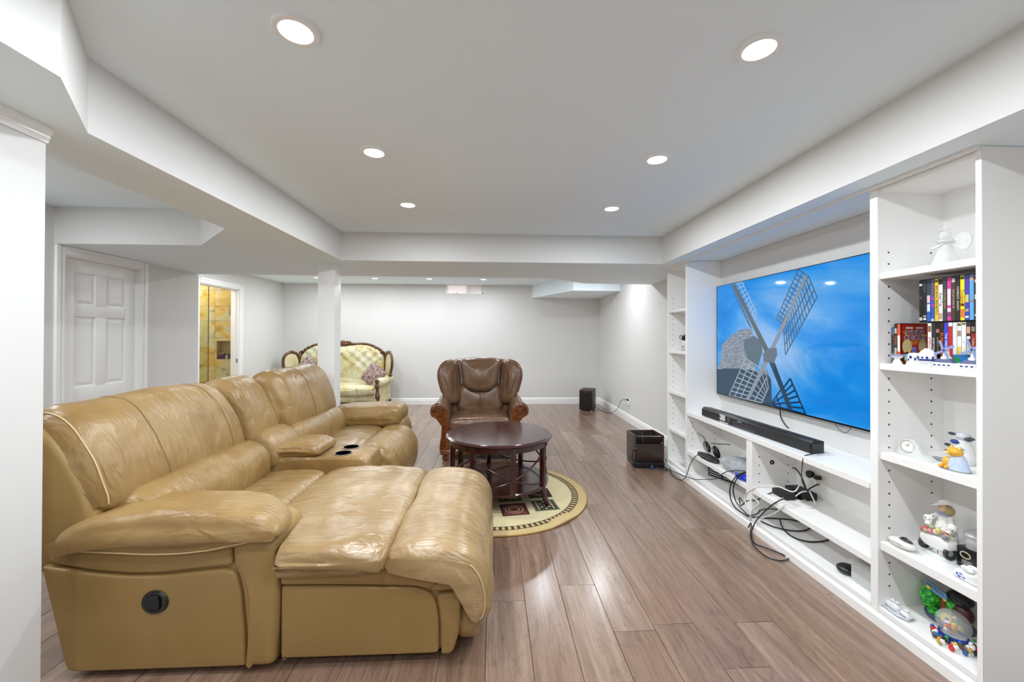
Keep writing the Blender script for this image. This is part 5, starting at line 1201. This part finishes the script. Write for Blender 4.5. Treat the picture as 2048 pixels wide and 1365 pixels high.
P_, B_ = M['porc'], M['delft']
def at_root(name, label, cat, x, y, z): return thing(name, label, cat, (x, y, z))
def porcelain_on_films():
    X = 1.871
    # footed dish
    T = at_root('dish', 'tiny blue and white porcelain footed dish at the left of the films', 'dish', X, 1.757, 1.248)
    finish('dish', G().lathe([(.001, 0), (.020, 0), (.016, .008), (.009, .018), (.020, .026), (.027, .034), (.024, .034), (.001, .024)], (X, 1.757, 1.2482), 20, sx=.85), P_, T, smooth=40)
    finish('painted_rim', G().lathe([(.0275, .031), (.0282, .0345), (.026, .0345)], (X, 1.757, 1.2482), 20, sx=.85, loop=True), plain('#7d97d6', .2), T, smooth=40)
    # bell
    T = at_root('porcelain_bell', 'blue and white porcelain bell with a dark knob beside the round vase', 'bell', X, 1.682, 1.248)
    finish('bell', G().lathe([(.028, 0), (.027, .004), (.023, .016), (.021, .036), (.018, .042), (.001, .044)], (X, 1.682, 1.2482), 24), P_, T, smooth=40)
    finish('knob', G().ball((X, 1.682, 1.2482 + .053), (.007, .007, .010), 12, 8), B_, T, smooth=60)
    for a_, z in ((-.6, .022), (.3, .018), (.0, .028)): finish('painted_motif', G().ball((X - .0215 * math.cos(a_), 1.682 + .0215 * math.sin(a_), 1.2482 + z), (.002, .006, .006), 8, 6), B_, T, smooth=60)
    # round vase
    T = at_root('round_vase', 'round blue and white porcelain vase in front of the films', 'vase', X, 1.629, 1.248)
    R = .0285
    finish('vase', G().lathe([(.001, 0), (.016, 0), (.019, .003), (.026, .014), (R, .028), (.026, .043), (.016, .053), (.011, .056), (.010, .059), (.001, .059)], (X, 1.629, 1.2482), 28), P_, T, smooth=50)
    finish('painted_band', G().lathe([(.0275, .0195), (.0288, .024), (.028, .0185)], (X, 1.629, 1.2482), 28, loop=True), B_, T, smooth=50)
    for a_ in (-1.1, -.5, 0, .55, 1.1): finish('painted_motif', G().ball((X - R * math.cos(a_) * 1.0, 1.629 + R * math.sin(a_), 1.2482 + .029), (.0022, .005, .003 + .003 * abs(math.sin(a_ * 5))), 8, 6), B_, T, smooth=60)
    # porcelain windmills
    for (yy, lab, dz) in ((1.558, 'blue and white porcelain windmill with crossed sails before the films', 0), (1.462, 'second porcelain windmill half hidden by the right bookcase panel', .004)):
        T = at_root('porcelain_windmill', lab, 'figurine', X, yy, 1.248); z = 1.2482
        finish('base', G().cushion(rounded([(X - .024, yy - .033), (X + .024, yy - .033), (X + .024, yy + .033), (X - .024, yy + .033)], .006), z, z + .016, .003, ax='Z', smooth=False, n=2, dome=0), P_, T, smooth=50)
        for k in range(4): finish('painted_motif', box((X - .0248, yy - .026 + k * .015, z + .006), (X - .0238, yy - .018 + k * .015, z + .010)), B_, T)
        finish('roof', G().rings([[(X - .023, yy - .032, z + .016), (X + .023, yy - .032, z + .016), (X + .023, yy + .032, z + .016), (X - .023, yy + .032, z + .016)], [(X - .012, yy - .016, z + .028), (X + .012, yy - .016, z + .028), (X + .012, yy + .016, z + .028), (X - .012, yy + .016, z + .028)]]), plain('#5a5f84', .2), T)
        finish('tower', G().lathe([(.015, .026), (.0165, .03), (.015, .034), (.010, .036), (.0085, .052), (.009, .054), (.004, .062), (.001, .063)], (X, yy, z), 16), P_, T, smooth=40)
        c = Vector((X - .012, yy, z + .055 + dz))
        for k in range(4):
            a_ = math.radians(20 + 90 * k); d = Vector((0, -math.cos(a_), math.sin(a_))); n_ = Vector((0, d.z, -d.y))
            sl = finish('sail', G().rings([[c + d * .003 + n_ * .0055 + Vector((q, 0, 0)), c + d * .033 + n_ * .006 + Vector((q, 0, 0)), c + d * .033 - n_ * .002 + Vector((q, 0, 0)), c + d * .003 - n_ * .002 + Vector((q, 0, 0))] for q in (-.001, .001)]), plain('#8b9cc9', .2), T)
        finish('hub', G().ball(c, .004, 10, 6), B_, T, smooth=60)
    T = at_root('painted_card', 'small blue and green painted souvenir with a white foot between the windmills', 'souvenir', X, 1.508, 1.248)
    z = 1.2482
    finish('plaque', G().prism([(1.508 + .022, z + .012), (1.508 - .018, z + .012), (1.508 - .024, z + .044), (1.508 + .026, z + .042)], 'X', X + .004, X + .010), plain('#1d6bb0', .25), T)
    finish('painted_hill', G().prism([(1.508 + .020, z + .016), (1.508 - .004, z + .014), (1.508 + .004, z + .030), (1.508 + .024, z + .040)], 'X', X + .003, X + .0042), plain('#1f7a4a', .3), T)
    finish('foot', G().lathe([(.019, 0), (.018, .006), (.010, .014), (.001, .018)], (X - .002, 1.508, z), 18), P_, T, smooth=40)
porcelain_on_films()
for o in list(COL.objects):      # larger than first built, standing on the same spots
    if o.parent is None and o.name.split('.')[0] in ('porcelain_bell', 'round_vase', 'porcelain_windmill', 'painted_card', 'dish'): o.scale = (.85, 1.16, 1.3)

# glass angel on the top shelf
def angel():
    x, y, z = 1.95, 1.625, 1.6805; gl = m_glass('crystal', '#fbfcfc', .04, .62, 1, 1.22)
    T = at_root('glass_angel', 'clear glass angel figurine with round wings on the top shelf', 'figurine', x, y, z)
    finish('gown', G().lathe([(.050, 0), (.048, .006), (.034, .045), (.020, .085), (.014, .10), (.001, .104)], (x, y, z), 28), gl, T, smooth=50)
    finish('head', G().ball((x, y, z + .132), (.019, .019, .022), 16, 10), gl, T, smooth=60)
    finish('collar', G().lathe([(.024, .098), (.030, .104), (.024, .112), (.014, .112)], (x, y, z), 24, loop=True), gl, T, smooth=50)
    finish('halo', G().tube([(x + .017 * math.cos(k * .5236), y + .017 * math.sin(k * .5236), z + .158) for k in range(12)], .003, 6, closed=True), gl, T, smooth=60)
    finish('wing', G().cushion(rounded([(y - .014, z + .088), (y - .062, z + .052), (y - .088, z + .085), (y - .082, z + .125), (y - .05, z + .138), (y - .018, z + .118)], .02), x + .010, x + .018, .003, ax='X', smooth=False, n=2, dome=.001), gl, T, smooth=50)
    finish('wing', G().cushion(rounded([(y + .014, z + .088), (y + .05, z + .06), (y + .065, z + .085), (y + .06, z + .118), (y + .03, z + .128), (y + .018, z + .118)], .02), x + .030, x + .038, .003, ax='X', smooth=False, n=2, dome=.001), gl, T, smooth=50)
    finish('arm', G().tube([(x - .008, y - .012, z + .10), (x - .026, y + .01, z + .086), (x - .022, y + .034, z + .082)], .006, 8), gl, T, smooth=60)
angel()
# crystal clock
def clock():
    x, y, z = 1.925, 1.735, .8265; gl = m_glass('cut_crystal', '#fbfcfc', .06, .55, 1, 1.25)
    T = at_root('crystal_clock', 'cut crystal desk clock with round white dial', 'clock', x, y, z)
    R = [[(x + q, y + a, z + b) for a, b in [(.075, 0), (.055, .018), (.045, .055), (.02, .078), (-.01, .078), (-.035, .055), (-.05, .022), (-.09, 0)]] for q in (-.020, .022)]
    finish('crystal', G().rings(R), gl, T, bevel=.004)
    n = Vector((-.96, -.28, 0)).normalized(); r = Vector((.28, -.96, 0)).normalized(); c = Vector((x - .024, y + .004, z + .046))
    def disc(name, rad, off, mat, par=T):
        g = G(); g.rings([[c + n * (off + q) + r * rad * math.cos(k * .2618) + Vector((0, 0, rad * math.sin(k * .2618))) for k in range(24)] for q in (-.004, 0)]); return finish(name, g, mat, par)
    disc('bezel', .0275, .000, M['chrome']); d = disc('dial', .0245, .0012, WHT)
    for k in range(12):
        p = c + n * .0016 + r * .020 * math.cos(k * .5236) + Vector((0, 0, .020 * math.sin(k * .5236))); finish('hour_mark', G().ball(p, .0011, 6, 4), M['black'], d)
    for a_, L_ in ((2.3, .012), (1.2, .016)): finish('hand', G().tube([c + n * .002, c + n * .002 + r * L_ * math.cos(a_) + Vector((0, 0, L_ * math.sin(a_)))], .0008, 6), M['black'], d)
clock()
# porcelain pitcher figurine and seated yellow cat figurine
def cats():
    x, y, z = 2.03, 1.625, .8265
    T = at_root('porcelain_pitcher', 'white porcelain ornament with dark blue trim behind the yellow cat figurine', 'figurine', x, y, z)
    finish('body', G().lathe([(.030, 0), (.034, .01), (.036, .04), (.030, .07), (.026, .09), (.028, .10), (.001, .108)], (x, y, z), 24), P_, T, smooth=50)
    finish('cap', G().ball((x, y, z + .118), (.024, .026, .018), 16, 10), plain('#c9ccd2', .2), T, smooth=60)
    for k, (a_, b_) in enumerate(((.03, .125), (-.03, .112), (.045, .072), (-.04, .118))): finish('fin', G().ball((x - .018, y + a_, z + b_), (.006, .015, .007), 10, 6), plain('#3a3f46', .2), T, smooth=60)
    finish('collar', G().ball((x - .026, y + .012, z + .094), (.010, .018, .010), 12, 8), B_, T, smooth=60)
    finish('trim', G().tube(catmull([(x - .032, y + .035, z + .055), (x - .038, y + .02, z + .05), (x - .038, y, z + .056), (x - .034, y - .015, z + .072), (x - .028, y - .026, z + .066)], 5), .0018, 6), B_, T, smooth=60)
    finish('tray', G().cushion([(x - .06, y + .03), (x - .05, y + .085), (x - .02, y + .09), (x + .0, y + .04)], z, z + .008, .003, ax='Z', n=2, dome=0), plain('#8d9094', .3), T, smooth=50)
    x, y, z = 1.905, 1.555, .8265
    T = at_root('cat_figurine', 'seated yellow cat figurine in a pale blue skirt on a grey base', 'figurine', x, y, z)
    Y_ = plain('#e3a92c', .25, coat=.4)
    finish('base', G().lathe([(.052, 0), (.050, .004), (.001, .005)], (x, y, z), 24, sx=.7), plain('#7d837c', .4), T)
    finish('skirt', G().lathe([(.040, .004), (.036, .02), (.026, .05), (.018, .064), (.001, .066)], (x, y - .010, z), 24, sx=.75), plain('#b9c8de', .25, coat=.3), T, smooth=50)
    finish('body', G().ball((x - .006, y + .020, z + .026), (.018, .020, .024), 16, 10), Y_, T, smooth=60)
    finish('head', G().ball((x - .006, y - .004, z + .074), (.022, .027, .020), 18, 12), Y_, T, smooth=60)
    finish('muzzle', G().ball((x - .022, y + .010, z + .069), (.008, .010, .007), 12, 8), plain('#f0d9a0', .3), T, smooth=60)
    for s in (-.016, .014): finish('ear', G().lathe([(.007, 0), (.001, .014)], (x - .004, y - .004 + s, z + .089), 8), Y_, T)
    for s in (.008, .030): finish('paw', G().ball((x - .026, y + s, z + .010), (.012, .009, .008), 10, 6), Y_, T, smooth=60)
    for s in (.004, .020): finish('eye', G().ball((x - .025, y + s - .006, z + .079), (.002, .003, .003), 8, 6), M['black'], T)
cats()
def shelf_d():
    x, y, z = 1.893, 1.758, .4005
    T = at_root('oval_stone', 'smooth white oval stone box with lettering and a dark leaf on top', 'ornament', x, y, z)
    finish('stone', G().ball((x, y, z + .020), (.036, .058, .020), 26, 14), plain('#e3e2dd', .5), T, smooth=60)
    lf = finish('leaf', G().ball((x + .004, y - .012, z + .037), (.018, .030, .006), 16, 8), plain('#4a4744', .35), T, smooth=60)
    finish('stem', G().tube([(x + .004, y - .03, z + .040), (x + .004, y - .012, z + .050), (x + .002, y + .004, z + .044)], .004, 6), plain('#3a3836', .35), lf, smooth=60)
    text('lettering', 'love and wisdom', .0095, plain('#8a8a88', .6), T, (x - .0345, y, z + .026), (0, -1, 0), (.45, 0, .9))
    # lady with pram
    x, y, z = 1.985, 1.675, .4005
    T = at_root('pram_figurine', 'porcelain girl with a wide white hat pushing a flower-filled pram', 'figurine', x, y, z)
    sp_ = NT('speckled_porcelain'); v = sp_.coord(); vo = sp_.n('ShaderNodeTexVoronoi'); vo.inputs['Scale'].default_value = 85; sp_.l(v, vo.inputs['Vector'])
    sp_.l(sp_.ramp(vo.outputs['Distance'], [(.0, '#3a3a3c'), (.22, '#3a3a3c'), (.28, '#efefe9')]), sp_.b.inputs['Base Color']); sp_.set(Roughness=.2)
    finish('base', G().lathe([(.055, 0), (.056, .006), (.048, .014), (.001, .016)], (x, y, z), 28, sx=.75, sy=1.05), plain('#dfe3e2', .15), T, smooth=50)
    finish('pram', G().cushion([(y + .045, z + .045), (y - .045, z + .045), (y - .048, z + .09), (y + .048, z + .09)], x - .042, x + .02, .008, ax='X', n=2, dome=.002), plain('#ececea', .2), T, smooth=50)
    for s in (-1, 1):
        w_ = finish('wheel', G().lathe([(.012, -.004), (.027, -.005), (.029, 0), (.027, .005), (.012, .004)], (x - .02, y + s * .050, z + .042), 20, ax='Y', loop=True), plain('#3b3d3f', .2), T, smooth=40)
        finish('hub', G().lathe([(.001, -.003), (.013, -.003), (.013, .003), (.001, .003)], (x - .02, y + s * .050, z + .042), 12, ax='Y'), plain('#9a9c9e', .2), w_)
    finish('dress', G().lathe([(.044, .014), (.040, .08), (.034, .13), (.024, .165), (.018, .19), (.001, .195)], (x + .022, y, z), 24, sy=1.0), sp_.m, T, smooth=50)
    for s in (-1, 1):
        finish('arm', G().tube(catmull([(x + .018, y + s * .022, z + .18), (x + .0, y + s * .042, z + .155), (x - .018, y + s * .040, z + .125)], 4), .011, 8), sp_.m, T, smooth=60)
        finish('cuff', G().ball((x - .006, y + s * .048, z + .15), (.017, .016, .017), 12, 8), sp_.m, T, smooth=60)
    random.seed(8)
    for k in range(11):
        c_ = ['#c9565a', '#e0cf74', '#d98a8e', '#f0efe8', '#a9b08a', '#8f86a3'][k % 6]
        finish('flower', G().ball((x - .03 + random.uniform(-.012, .018), y + random.uniform(-.045, .045), z + .10 + random.uniform(0, .028)), .011, 8, 6), plain(c_, .3), T, smooth=60)
    finish('head', G().ball((x + .016, y + .002, z + .212), (.019, .018, .021), 16, 10), plain('#ecc9aa', .3), T, smooth=60)
    finish('hair', G().ball((x + .024, y - .006, z + .206), (.022, .024, .024), 16, 10), plain('#b9a874', .4), T, smooth=60)
    hat = G().lathe([(.001, .018), (.018, .016), (.024, .006), (.048, .0), (.050, -.003), (.022, .001), (.001, .004)], (0, 0, 0), 26)
    hat.xf(lambda p: Vector((x + .02, y, z + .233)) + Matrix.Rotation(math.radians(-24), 3, 'X') @ p); finish('hat', hat, plain('#eeeeea', .3), T, smooth=50)
    finish('ribbon', G().ball((x + .008, y, z + .19), (.018, .022, .006), 12, 8), plain('#9db0dc', .3), T, smooth=60)
    # candle jar in a black carton
    x, y, z = 2.03, 1.575, .4005
    T = at_root('boxed_candle', 'glass jar with a beaded lid standing in a black carton, cut off by the panel', 'jar', x, y, z)
    ca = finish('carton', box((x - .042, y - .042, z), (x + .042, y + .042, z + .085)), plain('#131316', .35), T, bevel=.001)
    finish('jar', G().lathe([(.001, .085), (.036, .085), (.036, .135), (.001, .135)], (x, y, z), 24), m_glass('jar_glass', '#f6f8f8', .03, .6, 1, 1.2), T, smooth=40)
    finish('lid', G().lathe([(.001, .136), (.042, .136), (.042, .142), (.030, .156), (.012, .166), (.001, .168)], (x, y, z), 24), plain('#b9bdbd', .25), T, smooth=40)
    finish('emblem', G().tube([(x - .0425, y + .012 + .018 * math.cos(k * .4), z + .055 + .013 * math.sin(k * .4)) for k in range(16)], .002, 6, closed=True), plain('#d9cfa8', .3), ca)
    for k, s in enumerate(('LUXURY', 'CANDLE', 'GLASS')): text('carton_text', s, .0095, WHT, ca, (x - .0426, y + .006, z + .030 - k * .0095), (0, -1, 0), (0, 0, 1))
    # white slipper with blue flowers
    x, y, z = 1.893, 1.497, .4005
    T = at_root('porcelain_slipper', 'white porcelain slipper with blue painted flowers at the front edge', 'figurine', x, y, z)
    finish('shoe', G().cushion([(y + .040, z + .004), (y + .047, z + .022), (y + .030, z + .040), (y + .0, z + .034), (y - .035, z + .048), (y - .045, z + .03), (y - .04, z + .002)], x - .022, x + .022, .014, ax='X', n=4, dome=.003), P_, T, smooth=60)
    finish('opening', G().lathe([(.010, 0), (.017, .002), (.019, .006), (.012, .004)], (x, y - .018, z + .040), 18, loop=True), P_, T, smooth=50)
    for k, (a_, b_) in enumerate(((.024, .022), (.012, .026), (.018, .014), (.002, .018))): finish('painted_flower', G().ball((x - .0225, y + a_, z + b_), (.002, .006, .005), 8, 6), plain('#5a6fc4', .2), T, smooth=60)
    finish('bow', G().ball((x - .006, y + .004, z + .05), (.006, .022, .012), 12, 8).ball((x + .010, y - .006, z + .054), (.006, .022, .012), 12, 8), P_, T, smooth=60)
shelf_d()
def shelf_e():
    z = .0885
    # clogs on a plate
    x, y = 1.888, 1.772
    T = at_root('porcelain_clogs', 'pair of white porcelain clogs with jugs on a small tray', 'figurine', x, y, z)
    tr = plain('#d9dae0', .15, coat=.5); ink_ = plain('#6d7080', .3)
    finish('tray', G().cushion(rounded([(x - .03, y + .062), (x + .022, y + .052), (x + .026, y - .052), (x - .02, y - .062), (x - .036, y - .03)], .012), z, z + .006, .002, ax='Z', smooth=False, n=2, dome=0), tr, T, smooth=50)
    finish('tray_line', G().tube([(x - .031, y + .058, z + .0065), (x - .037, y - .03, z + .0065), (x - .02, y - .062, z + .0065), (x + .026, y - .052, z + .0065)], .0012, 6), ink_, T)
    for k, (a_, b_, hh) in enumerate(((.034, .0, .030), (.004, -.004, .036), (-.034, .002, .024))):
        c = finish('clog', G().cushion([(y + a_ + .018, z + .006), (y + a_ + .020, z + .006 + hh * .7), (y + a_ + .006, z + .006 + hh), (y + a_ - .012, z + .006 + hh * .75), (y + a_ - .018, z + .006)], x + b_ - .014, x + b_ + .014, .007, ax='X', n=3, dome=.002), P_, T, smooth=60)
        finish('opening', G().lathe([(.006, 0), (.011, .0), (.012, .005), (.007, .004)], (x + b_, y + a_ + .003, z + .006 + hh), 14, loop=True), ink_ if k == 9 else P_, c, smooth=50)
        finish('painted_line', G().tube([(x + b_ - .0150, y + a_ + .014, z + .014), (x + b_ - .0155, y + a_, z + .010), (x + b_ - .0150, y + a_ - .013, z + .014)], .001, 6), ink_, c)
    finish('spout', G().ball((x - .016, y - .012, z + .03), (.006, .008, .006), 10, 6).ball((x - .008, y + .016, z + .05), (.004, .006, .010), 10, 6), P_, T, smooth=60)
    # garden ornament with name board
    x, y = 2.06, 1.716
    T = at_root('garden_ornament', 'colourful garden ornament with a green bush, brown trunk and blue name board', 'ornament', x, y, z)
    gr = NT('moulded_bush'); v = gr.coord(); a_ = gr.noise(v, 60, 3); gr.l(gr.ramp(a_, [(.35, '#0d6b22'), (.5, '#1fae3a'), (.65, '#7be04a')]), gr.b.inputs['Base Color']); gr.set(Roughness=.35); gr.bump(a_, .8, .01)
    finish('base', G().lathe([(.085, 0), (.086, .012), (.078, .018), (.001, .02)], (x, y - .01, z), 28, sx=.75, sy=1.05), plain('#4d5a72', .3), T, smooth=50)
    finish('bush', G().ball((x - .01, y + .058, z + .072), (.038, .034, .058), 26, 16).xf(wrinkle(.008, 50, 2)), gr.m, T, smooth=60)
    finish('bush', G().ball((x - .035, y + .012, z + .028), (.022, .034, .018), 22, 12).xf(wrinkle(.007, 50, 4)), gr.m, T, smooth=60)
    finish('bush', G().ball((x + .0, y - .035, z + .09), (.03, .03, .05), 22, 12).xf(wrinkle(.007, 50, 6)), gr.m, T, smooth=60)
    finish('trunk', G().tube([(x - .012, y - .002, z + .015), (x - .012, y + .0, z + .06), (x - .01, y, z + .11)], .013, 10), plain('#7a3d1c', .4), T, smooth=60)
    sg = finish('name_board', G().rings([[(x - .046, y + .052, z + .125), (x - .046, y - .038, z + .108), (x - .046, y - .034, z + .142), (x - .046, y + .050, z + .160)], [(x - .036, y + .052, z + .125), (x - .036, y - .038, z + .108), (x - .036, y - .034, z + .142), (x - .036, y + .050, z + .160)]]), plain('#6d97b8', .3), T, bevel=.003)
    text('board_text', "MICKEY'S", .017, plain('#2b3a48', .4), sg, (x - .0468, y + .008, z + .136), (0, -.98, -.19), (0, -.19, .98))
    finish('star', G().ball((x - .047, y + .036, z + .130), (.002, .009, .007), 10, 6).ball((x - .047, y - .030, z + .112), (.002, .007, .005), 10, 6), plain('#f2d21c', .3), sg, smooth=60)
    finish('rock', G().ball((x - .006, y - .058, z + .135), (.034, .05, .030), 22, 12).xf(wrinkle(.006, 30, 3)), plain('#17171a', .3), T, smooth=60)
    finish('soil', G().ball((x - .004, y - .062, z + .075), (.03, .042, .04), 20, 12), plain('#4a1f1c', .4), T, smooth=60)
    for a_, b_, r_ in ((-.035, .032, .024), (-.078, .018, .018)): finish('pumpkin', G().ball((x - .04, y + a_, z + b_), (r_ * .8, r_, r_ * 1.1), 18, 12), plain('#f2d21c', .3), T, smooth=60)
    # snow globe
    x, y = 1.925, 1.580
    T = at_root('snow_globe', 'snow globe with colourful little figures inside and around its white base', 'snow globe', x, y, z)
    finish('base', G().lathe([(.064, 0), (.066, .012), (.058, .026), (.046, .034), (.001, .036)], (x, y, z), 30, sx=.85).xf(wrinkle(.003, 40, 2)), plain('#e3e5e4', .4), T, smooth=60)
    finish('collar', G().lathe([(.044, .033), (.049, .036), (.047, .048), (.042, .048)], (x, y, z), 30, sx=.9, loop=True), plain('#24408f', .3), T, smooth=50)
    finish('globe', G().ball((x, y, z + .088), (.050, .056, .054), 30, 20), m_glass('globe_glass', '#e6ebec', .03, 0, .22), T, smooth=60)
    random.seed(12)
    cl = ['#d9312c', '#2c55c4', '#f0e9df', '#e8901c', '#2f9a4a', '#e9c72c', '#8a55c0', '#f0f0f0', '#2b2b2f']
    for k in range(13):
        a_ = random.uniform(0, 6.28); r_ = random.uniform(.004, .026); zz = z + .056 + random.uniform(0, .034)
        f = finish('inner_figure', G().ball((x + r_ * math.cos(a_), y + r_ * math.sin(a_), zz), (.007, .007, .011), 10, 8), plain(cl[k % 9], .4), T, smooth=60)
        finish('cap', G().ball((x + r_ * math.cos(a_), y + r_ * math.sin(a_), zz + .013), .006, 8, 6), plain(cl[(k * 4 + 2) % 9], .4), f, smooth=60)
    for k in range(18):
        a_ = math.radians(-75 + 205 * k / 17); r_ = .060; zz = z + .014 + .011 * (k % 3); fx, fy = x - r_ * .95 * math.cos(a_), y - r_ * math.sin(a_)
        f = finish('outer_figure', G().ball((fx, fy, zz), (.010, .011, .013), 10, 8).xf(wrinkle(.003, 90, k)), plain(['#f0f0ee', '#2b2c30', '#d9312c', '#f0f0ee', '#5d4a2c', '#2c6ba0', '#c9a94a'][k % 7], .4), T, smooth=60)
        finish('cap', G().ball((fx - .003, fy, zz + .013), .0065, 8, 6), plain(cl[(k * 5) % 9], .4), f, smooth=60)
    # dark rock at the edge
    solo('black_ornament', G().ball((2.03, 1.475, z + .055), (.045, .034, .055), 20, 14).xf(lambda p: (lambda q: Vector((q.x, max(1.4345, q.y), max(z + .0003, q.z))))(wrinkle(.014, 22, 6)(p))), plain('#26272a', .5), 'rough black rock ornament at the right end of the bottom shelf', 'ornament', smooth=50)
shelf_e()
# far bookcase ornaments
def far_tower():
    x, y, z = 1.93, 3.93, 1.2355
    T = at_root('black_white_figurine', 'tall silver and black figurine on the upper shelf of the far bookcase', 'figurine', x, y, z)
    W2 = plain('#d9d9d6', .25); B2 = M['black']
    finish('legs', G().tube([(x, y - .012, z), (x, y - .010, z + .05), (x, y - .005, z + .09)], .010, 8).tube([(x, y + .014, z), (x, y + .012, z + .05), (x, y + .006, z + .09)], .010, 8), W2, T, smooth=60)
    finish('coat', G().lathe([(.030, .05), (.026, .08), (.020, .105), (.001, .11)], (x, y, z), 16), W2, T, smooth=50)
    finish('vest', G().lathe([(.020, .10), (.027, .125), (.024, .15), (.001, .155)], (x, y, z), 16), B2, T, smooth=50)
    finish('head', G().ball((x, y, z + .172), (.016, .016, .019), 12, 8), W2, T, smooth=60); finish('hat', G().lathe([(.022, .183), (.014, .19), (.010, .205), (.001, .207)], (x, y, z), 14), W2, T, smooth=40)
    finish('tambourine', G().tube([(x - .01, y + .055 + .024 * math.cos(k * .5236), z + .135 + .02 * math.sin(k * .5236)) for k in range(12)], .0035, 6, closed=True), B2, T, smooth=60)
    finish('base', G().lathe([(.034, 0), (.032, .005), (.001, .006)], (x, y, z), 18), plain('#8a8a88', .3), T)
    finish('rings', G().tube([(x + .01, y + .04, z + .006), (x - .01, y + .035, z + .05), (x, y + .03, z + .10)], .003, 6), B2, T)
    x, y, z = 1.95, 3.86, 1.6555
    g = G().tube(catmull([(x, y + .06, z + .006), (x, y + .03, z + .010), (x, y, z + .018), (x, y - .05, z + .02)], 4), lambda t: .006 + .008 * t, 8).tube([(x, y, z + .018), (x, y - .02, z + .036), (x, y - .03, z + .03)], .004, 6)
    solo('driftwood', g, M['blackm'], 'small black reclining figure on the top shelf of the far bookcase', 'figurine', smooth=60)
    x, y, z = 1.93, 3.80, .4255
    g = G().lathe([(.022, 0), (.010, .01), (.008, .05), (.016, .07), (.022, .10), (.018, .125), (.001, .127)], (x, y, z), 18)
    solo('wine_glass', g, m_glass('wine_glass', '#f6f8f8', .03, .7, 1, 1.2), 'slim glass stem vase on the lower shelf of the far bookcase', 'vase', smooth=50)
    T = thing('papers', 'small stack of silver discs and papers at the bottom of the far bookcase', 'papers', (1.97, 3.86, .088))
    for k in range(4): finish('sheet', box((1.88 + .01 * k, 3.76 + .008 * k, .0885 + k * .006), (2.06 + .004 * k, 3.94 - .005 * k, .0925 + k * .006)), plain(['#d6d8d9', '#9fa4a8', '#e6e6e4', '#b9bdc0'][k], .3), T)
far_tower()
# bottles in the shower niche
for k, (x, r, hh, c, lab) in enumerate(((-4.855, .022, .10, '#8a2f2c', 'dark red shampoo bottle in the shower niche'), (-4.805, .026, .11, '#2b3a78', 'navy blue bottle with a yellow cap in the shower niche'), (-4.75, .022, .075, '#c9c3b4', 'pale short bottle in the shower niche'), (-4.70, .026, .09, '#5d5348', 'brown bottle nearest the door jamb in the shower niche'))):
    T = thing('bottle', lab, 'bottle', (x, 7.345, NZ0), 'bottles in the shower niche')
    finish('bottle', G().lathe([(.001, 0), (r, 0), (r, hh * .75), (r * .5, hh * .85), (r * .45, hh * .9), (.001, hh * .9)], (x, 7.345, NZ0 + .0005), 16), plain(c, .3), T, smooth=40)
    finish('cap', G().lathe([(r * .55, hh * .9), (r * .55, hh * 1.05), (.001, hh * 1.06)], (x, 7.345, NZ0 + .0005), 14), plain(['#e6e6e4', '#d9a92c', '#3a3a3c', '#2b2622'][k], .3), T, smooth=40)
